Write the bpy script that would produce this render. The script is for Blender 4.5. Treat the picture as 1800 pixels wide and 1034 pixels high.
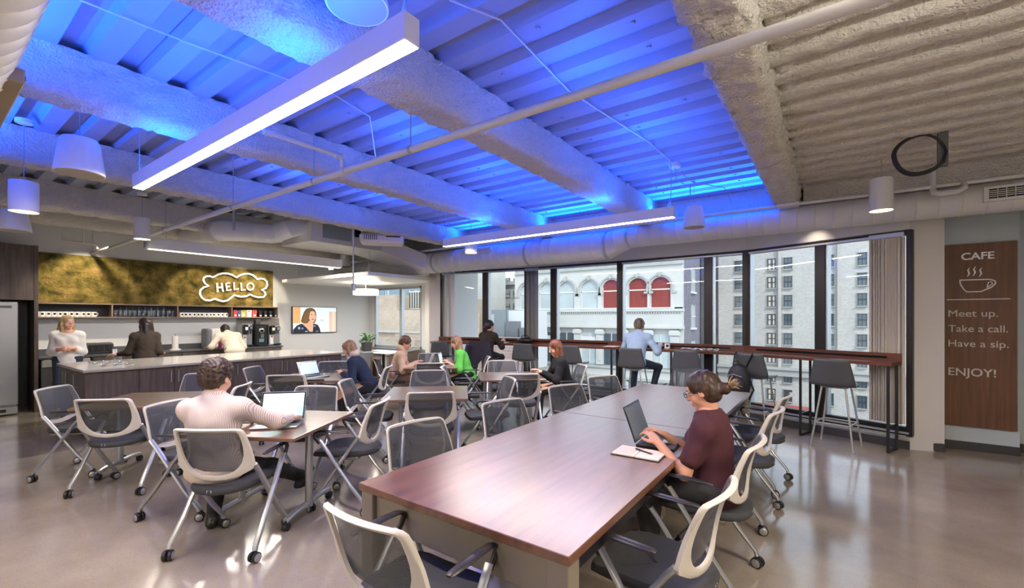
import bpy, bmesh, math, random
import numpy as np
from mathutils import Vector, Matrix
PI = math.pi
S = bpy.context.scene
COL = S.collection
for o in list(bpy.data.objects): bpy.data.objects.remove(o)

# ---------------------------------------------------------------- camera
CAMH = 1.6
YAW = math.atan(562/781.)
cd = bpy.data.cameras.new('camera'); cam = bpy.data.objects.new('camera', cd); COL.objects.link(cam)
cd.sensor_width = 36.0; cd.lens = 781/1800*36.0
cd.shift_y = (559-517)/1800.0
cd.clip_start = 0.05; cd.clip_end = 600
cam.location = (0, 0, CAMH); cam.rotation_euler = (PI/2, 0, YAW)
S.camera = cam
# ---------------------------------------------------------------- world, sun, exposure
w = bpy.data.worlds.new('sky'); S.world = w; w.use_nodes = True
nt = w.node_tree; nt.nodes.clear()
tc = nt.nodes.new('ShaderNodeTexCoord'); sep = nt.nodes.new('ShaderNodeSeparateXYZ')
cr = nt.nodes.new('ShaderNodeValToRGB'); bg = nt.nodes.new('ShaderNodeBackground'); out = nt.nodes.new('ShaderNodeOutputWorld')
nt.links.new(tc.outputs['Generated'], sep.inputs[0]); nt.links.new(sep.outputs['Z'], cr.inputs[0])
cr.color_ramp.elements[0].position = 0.0; cr.color_ramp.elements[0].color = (.80, .90, 1, 1)
cr.color_ramp.elements[1].position = 0.6; cr.color_ramp.elements[1].color = (.68, .83, 1, 1)
nt.links.new(cr.outputs[0], bg.inputs[0]); bg.inputs[1].default_value = 1.35
nt.links.new(bg.outputs[0], out.inputs[0])
sd = bpy.data.lights.new('sun', 'SUN'); sd.energy = 1.2; sd.angle = .03; sd.color = (1, .93, .84)
so = bpy.data.objects.new('sun', sd); COL.objects.link(so); so.location = (0, -20, 60)
so.rotation_euler = Vector((-.72, .62, -.62)).to_track_quat('-Z', 'Y').to_euler()
S.view_settings.view_transform = 'Standard'; S.view_settings.look = 'None'
S.view_settings.gamma = 1; S.view_settings.use_curve_mapping = False
S.view_settings.exposure = 0.62

def area(name, loc, size, energy, color=(1, .93, .85), direction=(0, 0, -1), size_y=None, spread=PI, parent=None):
    l = bpy.data.lights.new(name, 'AREA'); l.energy = energy; l.color = color; l.size = size
    if size_y: l.shape = 'RECTANGLE'; l.size_y = size_y
    l.spread = spread
    o = bpy.data.objects.new(name, l); COL.objects.link(o); o.location = loc
    o.rotation_euler = Vector(direction).to_track_quat('-Z', 'Y').to_euler()
    if parent: o.parent = parent
    return o
def spot(name, loc, energy, color=(1, .85, .66), direction=(0, 0, -1), angle=80, blend=.6, r=.04):
    l = bpy.data.lights.new(name, 'SPOT'); l.energy = energy; l.color = color; l.spot_size = math.radians(angle); l.spot_blend = blend
    l.shadow_soft_size = r
    o = bpy.data.objects.new(name, l); COL.objects.link(o); o.location = loc
    o.rotation_euler = Vector(direction).to_track_quat('-Z', 'Y').to_euler(); return o

# ---------------------------------------------------------------- materials
MATS = {}
def srgb(h):
    if isinstance(h, str):
        c = [int(h[i:i+2], 16)/255 for i in (0, 2, 4)]
    else: c = [v/255 for v in h]
    return tuple((v/12.92 if v <= .04045 else ((v+.055)/1.055)**2.4) for v in c) + (1,)
def mat(name, col='888888', rough=.6, metal=0, emit=0, bump=0, bscale=60, var=0, vscale=8, spec=.5, alpha=1, trans=0, coat=0, stretch=None, ecol=None):
    if name in MATS: return MATS[name]
    m = bpy.data.materials.new(name); m.use_nodes = True; MATS[name] = m
    n = m.node_tree.nodes; L = m.node_tree.links; b = n['Principled BSDF']
    c = srgb(col); b.inputs['Base Color'].default_value = c
    b.inputs['Roughness'].default_value = rough; b.inputs['Metallic'].default_value = metal
    b.inputs['Specular IOR Level'].default_value = spec
    b.inputs['Coat Weight'].default_value = coat; b.inputs['Coat Roughness'].default_value = .3; b.inputs['Coat IOR'].default_value = 1.52
    b.inputs['Transmission Weight'].default_value = trans
    b.inputs['Alpha'].default_value = alpha
    if emit:
        b.inputs['Emission Color'].default_value = srgb(ecol) if ecol else c; b.inputs['Emission Strength'].default_value = emit
    if bump or var:
        t = n.new('ShaderNodeTexCoord'); mp = n.new('ShaderNodeMapping'); L.new(t.outputs['Object'], mp.inputs[0])
        if stretch: mp.inputs['Scale'].default_value = stretch
    if var:
        no = n.new('ShaderNodeTexNoise'); no.inputs['Scale'].default_value = vscale; no.inputs['Detail'].default_value = 5
        L.new(mp.outputs[0], no.inputs[0])
        mx = n.new('ShaderNodeMix'); mx.data_type = 'RGBA'; mx.inputs[6].default_value = tuple(v*(1-var) for v in c[:3])+(1,)
        mx.inputs[7].default_value = tuple(min(1, v*(1+var)) for v in c[:3])+(1,)
        L.new(no.outputs[0], mx.inputs[0]); L.new(mx.outputs[2], b.inputs['Base Color'])
    if bump:
        no = n.new('ShaderNodeTexNoise'); no.inputs['Scale'].default_value = bscale; no.inputs['Detail'].default_value = 4
        L.new(mp.outputs[0], no.inputs[0])
        bp = n.new('ShaderNodeBump'); bp.inputs['Strength'].default_value = bump; bp.inputs['Distance'].default_value = .01
        L.new(no.outputs[0], bp.inputs['Height']); L.new(bp.outputs[0], b.inputs['Normal'])
    return m
def wood(name, c1, c2, rough=.4, scale=(1, 14, 14), coat=0, fine=1.0):
    if name in MATS: return MATS[name]
    m = mat(name, c1, rough, coat=coat); n = m.node_tree.nodes; L = m.node_tree.links; b = n['Principled BSDF']
    t = n.new('ShaderNodeTexCoord'); mp = n.new('ShaderNodeMapping'); mp.inputs['Scale'].default_value = scale
    L.new(t.outputs['Object'], mp.inputs[0])
    a = n.new('ShaderNodeTexNoise'); a.inputs['Scale'].default_value = 1.6*fine; a.inputs['Detail'].default_value = 5; a.inputs['Distortion'].default_value = .08
    L.new(mp.outputs[0], a.inputs[0])
    r = n.new('ShaderNodeValToRGB'); r.color_ramp.elements[0].color = srgb(c1); r.color_ramp.elements[1].color = srgb(c2)
    r.color_ramp.elements[0].position = .3; r.color_ramp.elements[1].position = .72
    L.new(a.outputs[0], r.inputs[0])
    f = n.new('ShaderNodeTexNoise'); f.inputs['Scale'].default_value = 4*fine; f.inputs['Detail'].default_value = 3; L.new(mp.outputs[0], f.inputs[0])
    mx = n.new('ShaderNodeMix'); mx.data_type = 'RGBA'; mx.blend_type = 'MULTIPLY'; mx.inputs[0].default_value = .22
    L.new(r.outputs[0], mx.inputs[6]); L.new(f.outputs[0], mx.inputs[7])
    L.new(mx.outputs[2], b.inputs['Base Color'])
    return m
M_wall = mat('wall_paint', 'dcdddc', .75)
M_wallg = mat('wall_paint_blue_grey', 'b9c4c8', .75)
M_col = mat('column_paint', 'd3d0ca', .8)
M_foamw = mat('sprayed_foam', 'dcd7cc', .95, bump=1.0, bscale=60, var=.16, vscale=38)
_b = M_foamw.node_tree.nodes
for _q in _b:
    if _q.type == 'BUMP': _q.inputs['Distance'].default_value = .028
M_deck = mat('painted_steel_deck', '9aa2b4', .5, var=.05, vscale=3)
M_white = mat('white_enamel', 'e8e8e6', .35)
M_duct = mat('painted_duct', 'd9d9d6', .4, var=.04, vscale=4)
M_galv = mat('galvanised_steel', 'b4bcc0', .4, metal=.6, var=.1, vscale=20)
M_pipe = mat('painted_pipe', 'd4d3cf', .45)
M_lens = mat('lit_diffuser', 'fff2df', .5, emit=11, ecol='fff0dc')
M_lens2 = mat('lit_diffuser_soft', 'fff6ea', .5, emit=2.2, ecol='fff4e4')
M_black = mat('black_powder_coat', '17181a', .45)
M_blackp = mat('black_plastic', '1b1c1e', .4)
M_bronze = mat('bronze_aluminium', '33302d', .35, metal=.5)
M_alu = mat('window_aluminium', 'c5cbce', .35, metal=.6)
M_base = mat('dark_baseboard', '3b3b3b', .55)
M_silver = mat('silver_tube', 'b9bcbe', .32, metal=.75)
M_silverd = mat('taupe_tube', '8d877f', .38, metal=.6)
M_frame = mat('bone_plastic', 'cfcabf', .42)
M_frameT = mat('sand_plastic', 'd3c2a4', .42)
M_seat = mat('charcoal_fabric', '3a3b3e', .8, bump=.25, bscale=400)
M_armb = mat('black_arm', '2c2827', .38)
M_chrome = mat('chrome', 'd0d2d4', .18, metal=1)
M_steel = mat('brushed_steel', 'a9adaf', .33, metal=.85, var=.07, vscale=6, stretch=(1, 1, .1))
M_lamgrey = wood('grey_brown_laminate', '4a403b', '6f6159', .45, (14, 14, 1.2))
M_walnut = wood('walnut_laminate', '633d22', '87583a', .28, (14, 1.1, 14), coat=1)
M_walnut2 = wood('walnut_table', '684a35', '87664c', .22, (1.2, 14, 14), coat=1)
M_redwood = wood('bar_walnut', '552f22', '7d4a35', .3, (1.2, 14, 14))
M_sign = wood('sign_walnut', '5c3a24', '7b5335', .5, (16, 16, .9))
M_stone = mat('quartz_top', 'a9a39b', .14, var=.04, vscale=90)
M_ctr = mat('dark_counter', '55575a', .3, var=.05, vscale=80)
M_splash = mat('backsplash', 'd9dbdb', .3)
M_metpost = mat('table_leg_taupe', '8c8374', .45, metal=.2)
M_skinA = mat('skin_light', 'e0ab8e', .5)
M_skinB = mat('skin_warm', 'd09a7a', .5)
M_lip = mat('lip', 'b4655a', .45)
M_paper = mat('paper', 'ece8e2', .7)
M_blk = mat('screen_black', '0c0d10', .15)

def glass(name='window_glass', rough=.0, tint=(.97, .99, 1), ior=.03, gl=1.0):
    if name in MATS: return MATS[name]
    m = bpy.data.materials.new(name); m.use_nodes = True; MATS[name] = m
    n = m.node_tree.nodes; L = m.node_tree.links; n.remove(n['Principled BSDF'])
    o = n['Material Output']; t = n.new('ShaderNodeBsdfTransparent'); g = n.new('ShaderNodeBsdfGlossy'); f = n.new('ShaderNodeLayerWeight'); p5 = n.new('ShaderNodeMath'); p5.operation = 'POWER'; p5.inputs[1].default_value = 4.5; ma = n.new('ShaderNodeMath'); ma.operation = 'MULTIPLY_ADD'; ma.inputs[1].default_value = .8; ma.inputs[2].default_value = ior; mx = n.new('ShaderNodeMixShader')
    t.inputs[0].default_value = tint+(1,); g.inputs['Roughness'].default_value = rough; g.inputs[0].default_value = (gl, gl, gl, 1)
    L.new(f.outputs['Facing'], p5.inputs[0]); L.new(p5.outputs[0], ma.inputs[0]); L.new(ma.outputs[0], mx.inputs[0]); L.new(t.outputs[0], mx.inputs[1]); L.new(g.outputs[0], mx.inputs[2]); L.new(mx.outputs[0], o.inputs[0])
    return m
M_glass = glass()
M_drink = glass('drinking_glass', .02, (.9, .93, .95), .07)
def meshfab(name, col, see):
    m = bpy.data.materials.new(name); m.use_nodes = True; MATS[name] = m
    n = m.node_tree.nodes; L = m.node_tree.links; b = n['Principled BSDF']; b.inputs['Base Color'].default_value = srgb(col); b.inputs['Roughness'].default_value = .5
    b.inputs['Specular IOR Level'].default_value = .35
    t = n.new('ShaderNodeBsdfTransparent'); mx = n.new('ShaderNodeMixShader')
    tc = n.new('ShaderNodeTexCoord'); wv = n.new('ShaderNodeTexWave'); wv.inputs['Scale'].default_value = 55; wv.bands_direction = 'Z'
    L.new(tc.outputs['Object'], wv.inputs[0]); mr = n.new('ShaderNodeMapRange'); mr.inputs[3].default_value = see-.1; mr.inputs[4].default_value = see+.1
    L.new(wv.outputs['Fac'], mr.inputs[0]); L.new(mr.outputs[0], mx.inputs[0])
    L.new(b.outputs[0], mx.inputs[1]); L.new(t.outputs[0], mx.inputs[2]); L.new(mx.outputs[0], n['Material Output'].inputs[0]); return m
M_mesh = meshfab('grey_mesh_fabric', '43464a', .20)

def floor_mat():
    m = mat('polished_concrete', '8f8b84', .16, spec=.6); n = m.node_tree.nodes; L = m.node_tree.links; b = n['Principled BSDF']
    t = n.new('ShaderNodeTexCoord')
    a = n.new('ShaderNodeTexNoise'); a.inputs['Scale'].default_value = .55; a.inputs['Detail'].default_value = 8; a.inputs['Roughness'].default_value = .62; L.new(t.outputs['Object'], a.inputs[0])
    r = n.new('ShaderNodeValToRGB'); r.color_ramp.elements[0].color = srgb('766c60'); r.color_ramp.elements[1].color = srgb('a69b8c'); r.color_ramp.elements[0].position = .32; r.color_ramp.elements[1].position = .7
    L.new(a.outputs[0], r.inputs[0])
    s = n.new('ShaderNodeTexNoise'); s.inputs['Scale'].default_value = 85; s.inputs['Detail'].default_value = 2; L.new(t.outputs['Object'], s.inputs[0])
    r2 = n.new('ShaderNodeValToRGB'); r2.color_ramp.elements[0].position = .28; r2.color_ramp.elements[1].position = .45; r2.color_ramp.elements[0].color = (.62, .62, .62, 1)
    L.new(s.outputs[0], r2.inputs[0])
    mx = n.new('ShaderNodeMix'); mx.data_type = 'RGBA'; mx.blend_type = 'MULTIPLY'; mx.inputs[0].default_value = .55
    L.new(r.outputs[0], mx.inputs[6]); L.new(r2.outputs[0], mx.inputs[7]); L.new(mx.outputs[2], b.inputs['Base Color'])
    r3 = n.new('ShaderNodeMapRange'); r3.inputs[3].default_value = .05; r3.inputs[4].default_value = .2; L.new(a.outputs[0], r3.inputs[0]); L.new(r3.outputs[0], b.inputs['Roughness'])
    bp = n.new('ShaderNodeBump'); bp.inputs['Strength'].default_value = .05; bp.inputs['Distance'].default_value = .004; L.new(s.outputs[0], bp.inputs['Height']); L.new(bp.outputs[0], b.inputs['Normal'])
    return m
def moss_mat():
    m = mat('preserved_moss', '8a7638', .95); n = m.node_tree.nodes; L = m.node_tree.links; b = n['Principled BSDF']
    t = n.new('ShaderNodeTexCoord'); a = n.new('ShaderNodeTexNoise'); a.inputs['Scale'].default_value = 5; a.inputs['Detail'].default_value = 9; L.new(t.outputs['Object'], a.inputs[0])
    r = n.new('ShaderNodeValToRGB'); e = r.color_ramp.elements; e[0].color = srgb('3f4018'); e[0].position = .3; e[1].color = srgb('a58850'); e[1].position = .72
    k = e.new(.5); k.color = srgb('7d6e33'); L.new(a.outputs[0], r.inputs[0])
    wn = n.new('ShaderNodeTexNoise'); wn.inputs['Scale'].default_value = 6; wn.inputs['Detail'].default_value = 5; L.new(t.outputs['Object'], wn.inputs[0]); mxv = n.new('ShaderNodeMix'); mxv.data_type = 'RGBA'; mxv.inputs[0].default_value = .3; L.new(t.outputs['Object'], mxv.inputs[6]); L.new(wn.outputs[1], mxv.inputs[7])
    mpv = n.new('ShaderNodeMapping'); mpv.inputs['Scale'].default_value = (1, 5, 9); L.new(mxv.outputs[2], mpv.inputs[0]); vo = n.new('ShaderNodeTexVoronoi'); vo.feature = 'DISTANCE_TO_EDGE'; vo.inputs['Scale'].default_value = 1.1; L.new(mpv.outputs[0], vo.inputs[0])
    rc = n.new('ShaderNodeValToRGB'); rc.color_ramp.elements[0].color = (.22, .22, .18, 1); rc.color_ramp.elements[1].position = .07; L.new(vo.outputs[0], rc.inputs[0]); mm = n.new('ShaderNodeMix'); mm.data_type = 'RGBA'; mm.blend_type = 'MULTIPLY'; mm.inputs[0].default_value = .45; L.new(r.outputs[0], mm.inputs[6]); L.new(rc.outputs[0], mm.inputs[7]); L.new(mm.outputs[2], b.inputs['Base Color'])
    f = n.new('ShaderNodeTexNoise'); f.inputs['Scale'].default_value = 55; f.inputs['Detail'].default_value = 6; L.new(t.outputs['Object'], f.inputs[0])
    bp = n.new('ShaderNodeBump'); bp.inputs['Strength'].default_value = .9; bp.inputs['Distance'].default_value = .02; L.new(f.outputs[0], bp.inputs['Height']); L.new(bp.outputs[0], b.inputs['Normal']); return m
def brick_mat(name, c1, c2, mortar, scale=1.0, rough=.9, bw=.5, rh=.25):
    if name in MATS: return MATS[name]
    m = mat(name, c1, rough); n = m.node_tree.nodes; L = m.node_tree.links; b = n['Principled BSDF']
    t = n.new('ShaderNodeTexCoord'); sx = n.new('ShaderNodeSeparateXYZ'); L.new(t.outputs['Object'], sx.inputs[0])
    ad = n.new('ShaderNodeMath'); ad.operation = 'ADD'; L.new(sx.outputs[0], ad.inputs[0]); L.new(sx.outputs[1], ad.inputs[1])
    cx = n.new('ShaderNodeCombineXYZ'); L.new(ad.outputs[0], cx.inputs[0]); L.new(sx.outputs[2], cx.inputs[1])
    k = n.new('ShaderNodeTexBrick'); k.inputs['Scale'].default_value = scale; k.inputs['Color1'].default_value = srgb(c1); k.inputs['Color2'].default_value = srgb(c2); k.inputs['Mortar'].default_value = srgb(mortar)
    k.inputs['Mortar Size'].default_value = .02; k.inputs['Brick Width'].default_value = bw; k.inputs['Row Height'].default_value = rh
    L.new(cx.outputs[0], k.inputs[0])
    no = n.new('ShaderNodeTexNoise'); no.inputs['Scale'].default_value = .35; no.inputs['Detail'].default_value = 6; L.new(t.outputs['Object'], no.inputs[0])
    mx = n.new('ShaderNodeMix'); mx.data_type = 'RGBA'; mx.blend_type = 'MULTIPLY'; mx.inputs[0].default_value = .25; L.new(k.outputs[0], mx.inputs[6]); L.new(no.outputs[0], mx.inputs[7])
    L.new(mx.outputs[2], b.inputs['Base Color']); return m

# ---------------------------------------------------------------- mesh helpers
class MB:
    def __init__(s): s.v = []; s.f = []; s.m = []; s.mi = 0
    def add(s, vs, fs):
        k = len(s.v); s.v += [tuple(v) for v in vs]; s.f += [tuple(i+k for i in f) for f in fs]; s.m += [s.mi]*len(fs); return s
    def box(s, c, d, r=None, bev=0):
        hx, hy, hz = d[0]/2, d[1]/2, d[2]/2
        if bev:
            b = min(bev, hx*.95, hy*.95, hz*.95); vs = []; idx = {}
            for sx in (-1, 1):
                for sy in (-1, 1):
                    for sz in (-1, 1):
                        for ax in range(3):
                            p = [sx*(hx-b), sy*(hy-b), sz*(hz-b)]; p[ax] = (sx*hx, sy*hy, sz*hz)[ax]
                            idx[(sx, sy, sz, ax)] = len(vs); vs.append(Vector(p))
            fs = []
            for ax in range(3):
                a1, a2 = (ax+1) % 3, (ax+2) % 3
                for sg in (-1, 1):
                    q = []
                    for (u, w_) in ((-1, -1), (1, -1), (1, 1), (-1, 1)):
                        k = [0, 0, 0]; k[ax] = sg; k[a1] = u; k[a2] = w_; q.append(idx[(k[0], k[1], k[2], ax)])
                    fs.append(q if sg > 0 else q[::-1])
            for ax in range(3):      # edges parallel to ax
                a1, a2 = (ax+1) % 3, (ax+2) % 3
                for u in (-1, 1):
                    for w_ in (-1, 1):
                        def g(t, which):
                            k = [0, 0, 0]; k[ax] = t; k[a1] = u; k[a2] = w_; return idx[(k[0], k[1], k[2], which)]
                        q = [g(-1, a1), g(1, a1), g(1, a2), g(-1, a2)]
                        fs.append(q if u*w_ < 0 else q[::-1])
            for sx in (-1, 1):
                for sy in (-1, 1):
                    for sz in (-1, 1):
                        q = [idx[(sx, sy, sz, k)] for k in range(3)]; fs.append(q if sx*sy*sz > 0 else q[::-1])
        else:
            vs = [Vector((x*hx, y*hy, z*hz)) for z in (-1, 1) for y in (-1, 1) for x in (-1, 1)]
            fs = [(0, 2, 3, 1), (4, 5, 7, 6), (0, 1, 5, 4), (2, 6, 7, 3), (0, 4, 6, 2), (1, 3, 7, 5)]
        R = Matrix.Identity(3) if r is None else (r if isinstance(r, Matrix) else Matrix.Rotation(r, 3, 'Z'))
        c = Vector(c); return s.add([R@v+c for v in vs], fs)
    def bx(s, x0, x1, y0, y1, z0, z1, bev=0): return s.box(((x0+x1)/2, (y0+y1)/2, (z0+z1)/2), (abs(x1-x0), abs(y1-y0), abs(z1-z0)), None, bev)
    def tube(s, path, r, n=8, ry=None, up=(0, 0, 1), cap=True, closed=False, rot=0):
        P = [Vector(p) for p in path]; N = len(P); vs = []; fs = []
        rr = r if isinstance(r, (list, tuple)) else [r]*N
        pu = None
        for i, p in enumerate(P):
            if closed: t = (P[(i+1) % N]-P[i-1])
            else: t = (P[min(i+1, N-1)]-P[max(i-1, 0)])
            t = t.normalized() if t.length > 1e-9 else Vector((0, 0, 1))
            if pu is None:
                u = Vector(up); 
                if abs(u.dot(t)) > .95: u = Vector((1, 0, 0)) if abs(t.x) < .9 else Vector((0, 1, 0))
            else: u = pu
            a = (u-t*u.dot(t)).normalized(); b = t.cross(a); pu = a
            for k in range(n):
                an = 2*PI*(k+rot)/n; ra = rr[i]; rb = rr[i]*(ry/r if ry and not isinstance(r, (list, tuple)) else 1)
                vs.append(p+a*math.cos(an)*ra+b*math.sin(an)*rb)
        R = N if closed else N-1
        for i in range(R):
            j = (i+1) % N
            for k in range(n):
                l = (k+1) % n; fs.append((i*n+k, i*n+l, j*n+l, j*n+k))
        if cap and not closed:
            fs.append(tuple(range(n-1, -1, -1))); fs.append(tuple((N-1)*n+k for k in range(n)))
        return s.add(vs, fs)
    def cyl(s, a, b, r, r2=None, n=16):
        return s.tube([a, b], [r, r if r2 is None else r2], n)
    def lathe(s, prof, c=(0, 0, 0), n=24, axis='Z', R=None):
        vs = []; fs = []; c = Vector(c)
        for (r, z) in prof:
            for k in range(n):
                a = 2*PI*k/n; v = Vector((r*math.cos(a), r*math.sin(a), z))
                if axis == 'X': v = Vector((v.z, v.x, v.y))
                if axis == 'Y': v = Vector((v.x, v.z, -v.y))
                if R is not None: v = R@v
                vs.append(v+c)
        for i in range(len(prof)-1):
            for k in range(n):
                l = (k+1) % n; fs.append((i*n+k, i*n+l, (i+1)*n+l, (i+1)*n+k))
        if prof[0][0] > 1e-6: fs.append(tuple(range(n-1, -1, -1)))
        if prof[-1][0] > 1e-6: fs.append(tuple((len(prof)-1)*n+k for k in range(n)))
        return s.add(vs, fs)
    def prism(s, poly, z0, z1, T=None):
        n = len(poly); vs = [Vector((x, y, z0)) for x, y in poly]+[Vector((x, y, z1)) for x, y in poly]
        if T: vs = [T(v) for v in vs]
        fs = [tuple(range(n-1, -1, -1)), tuple(range(n, 2*n))]+[(i, (i+1) % n, n+(i+1) % n, n+i) for i in range(n)]
        return s.add(vs, fs)
    def grid(s, nx, ny, fn, close=False):
        vs = [Vector(fn(i/nx, j/ny)) for j in range(ny+1) for i in range(nx+1)]
        fs = [(j*(nx+1)+i, j*(nx+1)+i+1, (j+1)*(nx+1)+i+1, (j+1)*(nx+1)+i) for j in range(ny) for i in range(nx)]
        return s.add(vs, fs)
    def sphere(s, c, r, n=10, sc=(1, 1, 1)):
        prof = [(math.sin(PI*i/n)*1, -math.cos(PI*i/n)) for i in range(n+1)]
        k = len(s.v); s.lathe([(max(a, 1e-4), b) for a, b in prof], (0, 0, 0), n*2)
        for i in range(k, len(s.v)):
            v = s.v[i]; s.v[i] = (c[0]+v[0]*r*sc[0], c[1]+v[1]*r*sc[1], c[2]+v[2]*r*sc[2])
        return s
    def mesh(s, name, mats, smooth=35, fix=False):
        me = bpy.data.meshes.new(name); me.from_pydata(s.v, [], s.f)
        if not isinstance(mats, (list, tuple)): mats = [mats]
        for m in mats: me.materials.append(m)
        if len(mats) > 1: me.polygons.foreach_set('material_index', s.m)
        if fix:
            b = bmesh.new(); b.from_mesh(me); bmesh.ops.recalc_face_normals(b, faces=b.faces); b.to_mesh(me); b.free()
        if smooth:
            me.polygons.foreach_set('use_smooth', [True]*len(me.polygons)); me.set_sharp_from_angle(angle=math.radians(smooth))
        me.update(); return me
def obj(name, mb, mats, parent=None, smooth=35, loc=None, rz=None, fix=False):
    me = mb.mesh(name, mats, smooth, fix) if isinstance(mb, MB) else mb
    o = bpy.data.objects.new(name, me); COL.objects.link(o)
    if parent: o.parent = parent
    if loc: o.location = loc
    if rz is not None: o.rotation_euler = (0, 0, rz)
    return o
def tag(o, label=None, cat=None, group=None, kind=None):
    if label: o['label'] = label
    if cat: o['category'] = cat
    if group: o['group'] = group
    if kind: o['kind'] = kind
    return o
def struct(name, mb, m, parent=None, smooth=35, label=None):
    o = obj(name, mb, m, parent, smooth)
    if not parent: o['kind'] = 'structure'
    if label: o['label'] = label; 
    return o
def empty(name, label, cat, loc=(0, 0, 0), rz=0, group=None):
    o = bpy.data.objects.new(name, None); COL.objects.link(o); o.empty_display_size = .1; o.location = loc; o.rotation_euler = (0, 0, rz)
    return tag(o, label, cat, group)
def dup(o, loc=None, rz=None, label=None, group=None, parent=None):
    c = o.copy(); COL.objects.link(c); c.parent = parent
    if loc is not None: c.location = loc
    if rz is not None: c.rotation_euler = (0, 0, rz)
    if label: c['label'] = label
    if group: c['group'] = group
    for ch in o.children: dup(ch, parent=c)
    return c
def text_mesh(txt, size, depth, weight=0.0, space=1.0):
    cu = bpy.data.curves.new('txt', 'FONT'); cu.body = txt; cu.size = size; cu.extrude = depth; cu.offset = weight; cu.space_character = space
    t = bpy.data.objects.new('txt', cu); COL.objects.link(t); dg = bpy.context.evaluated_depsgraph_get(); dg.update()
    me = bpy.data.meshes.new_from_object(t.evaluated_get(dg)); bpy.data.objects.remove(t); return me
fw = (-math.sin(YAW), math.cos(YAW)); rt = (math.cos(YAW), math.sin(YAW))
def P(px, py, z):            # point of known height seen at a pixel of the 1800 x 1034 photograph
    d = 781*(CAMH-z)/(py-559.0); l = (px-900)/781*d; return Vector((fw[0]*d+rt[0]*l, fw[1]*d+rt[1]*l, z))
def PD(px, py, d):           # point of known distance
    l = (px-900)/781*d; return Vector((fw[0]*d+rt[0]*l, fw[1]*d+rt[1]*l, CAMH+(559-py)*d/781))
def PXw(px, py, X):
    u = (px-900)/781; t = X/(fw[0]+rt[0]*u); return PD(px, py, t)
def PYw(px, py, Y):
    u = (px-900)/781; t = Y/(fw[1]+rt[1]*u); return PD(px, py, t)
rnd = random.Random(4)
from mathutils import noise as NZ
def nz(p, s=1.0): return NZ.noise(Vector(p)*s)
# ================================================================ THE SETTING
XL, XR, YB = -11.65, 3.9, -2.6
ZC = 3.43
FV = [(-7.38, 7.48), (-5.28, 7.88), (-3.24, 7.98), (-1.10, 7.89), (0.77, 7.19)]
FV = [Vector((x, y, 0)) for x, y in FV]
ZH = 2.67
b = MB(); pl = [(XL, YB), (XR, YB), (XR, 7.9), (1.1, 7.9), (1.1, 7.3), (.77, 7.19)]+[(v.x, v.y) for v in reversed(FV[:-1])]+[(-8.2, 7.6), (-8.2, 8.75), (XL, 8.75)]
b.prism(pl, -.25, 0); struct('floor', b, floor_mat())
# ceiling deck: steel flutes run along X
def deck(x0, x1, y0, y1, foam):
    b = MB(); pitch = .3; y = y0; prof = []
    while y < y1:
        if not foam: prof += [(y, 3.43), (y+.135, 3.43), (y+.165, 3.50), (y+.27, 3.50), (y+.30, 3.43)]
        else: prof += [(y+k*.3/10, 3.30+.155*(.5+.5*math.tanh(3*(math.sin(2*PI*k/10)-.45)))) for k in range(10)]
        y += pitch
    n = len(prof)
    if foam:
        nx = 150
        def fn(u, v):
            p = prof[min(n-1, int(round(v*(n-1))))]; x = x0+(x1-x0)*u
            q = (x, p[0], 0); d = .012*nz(q, 9)+.012*nz(q, 27)+.015*nz(q, 1.5)
            return (x, p[0]+.03*nz((x, p[0], 7), 5), p[1]+d)
        b.grid(nx, n-1, fn)
    else:
        b.grid(1, n-1, lambda u, v: (x0+(x1-x0)*u, prof[int(round(v*(n-1)))][0], prof[int(round(v*(n-1)))][1]))
        k = 0; yy = y0                   # screw heads along the pans
        while yy < y1:
            for xx in (x0+.35+.5*j for j in range(int((x1-x0)/.5))):
                if rnd.random() < .5 and xx > -7: b.bx(xx-.012, xx+.012, yy+.055, yy+.079, 3.42, 3.431)
            yy += pitch
    return b
struct('ceiling', deck(XL-.2, -.45, YB-.2, 7.7, False), M_deck, smooth=20)
struct('ceiling_sprayed', deck(-.45, XR+.3, YB-.2, 7.9, True), M_foamw, smooth=180)
b = MB(); b.bx(XL-.4, XR+.5, YB-.4, 9.2, 3.56, 3.8); struct('roof_slab', b, mat('slab_concrete', '8c8c8a', .9))
b = MB(); b.bx(XL, -8.2, 7.7, 8.9, 3.40, 3.5); struct('ceiling_bay', b, M_foamw)
def beam(name, x0, x1, y0, y1, z0=3.1, z1=3.44, amp=1.0, step=.032, m=M_foamw):
    per = [(x0, z1), (x0, z0), (x1, z0), (x1, z1)]; seg = []
    def addseg(a, c):
        L = math.dist(a, c); n = max(2, int(L/step)); return [(a[0]+(c[0]-a[0])*i/n, a[1]+(c[1]-a[1])*i/n) for i in range(n)]
    for i in range(3): seg += addseg(per[i], per[i+1])
    seg.append(per[3]); ny = int((y1-y0)/step); b = MB(); cx = (x0+x1)/2
    def fn(u, v):
        x, z = seg[int(round(u*(len(seg)-1)))]; y = y0+(y1-y0)*v; q = (x, y, z)
        d = amp*(.016*nz(q, 8)+.018*nz(q, 22)+.013*nz(q, 40)); r = .03
        ex = 1 if x > cx+.001 else -1
        if abs(z-z0) < 1e-6 and x not in (x0, x1): return (x, y, z-d)
        if abs(z-z0) < 1e-6: return (x-ex*.02, y, z+.015-d)
        return (x+ex*d, y, z)
    b.grid(len(seg)-1, ny, fn); return struct(name, b, m, smooth=180)
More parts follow.
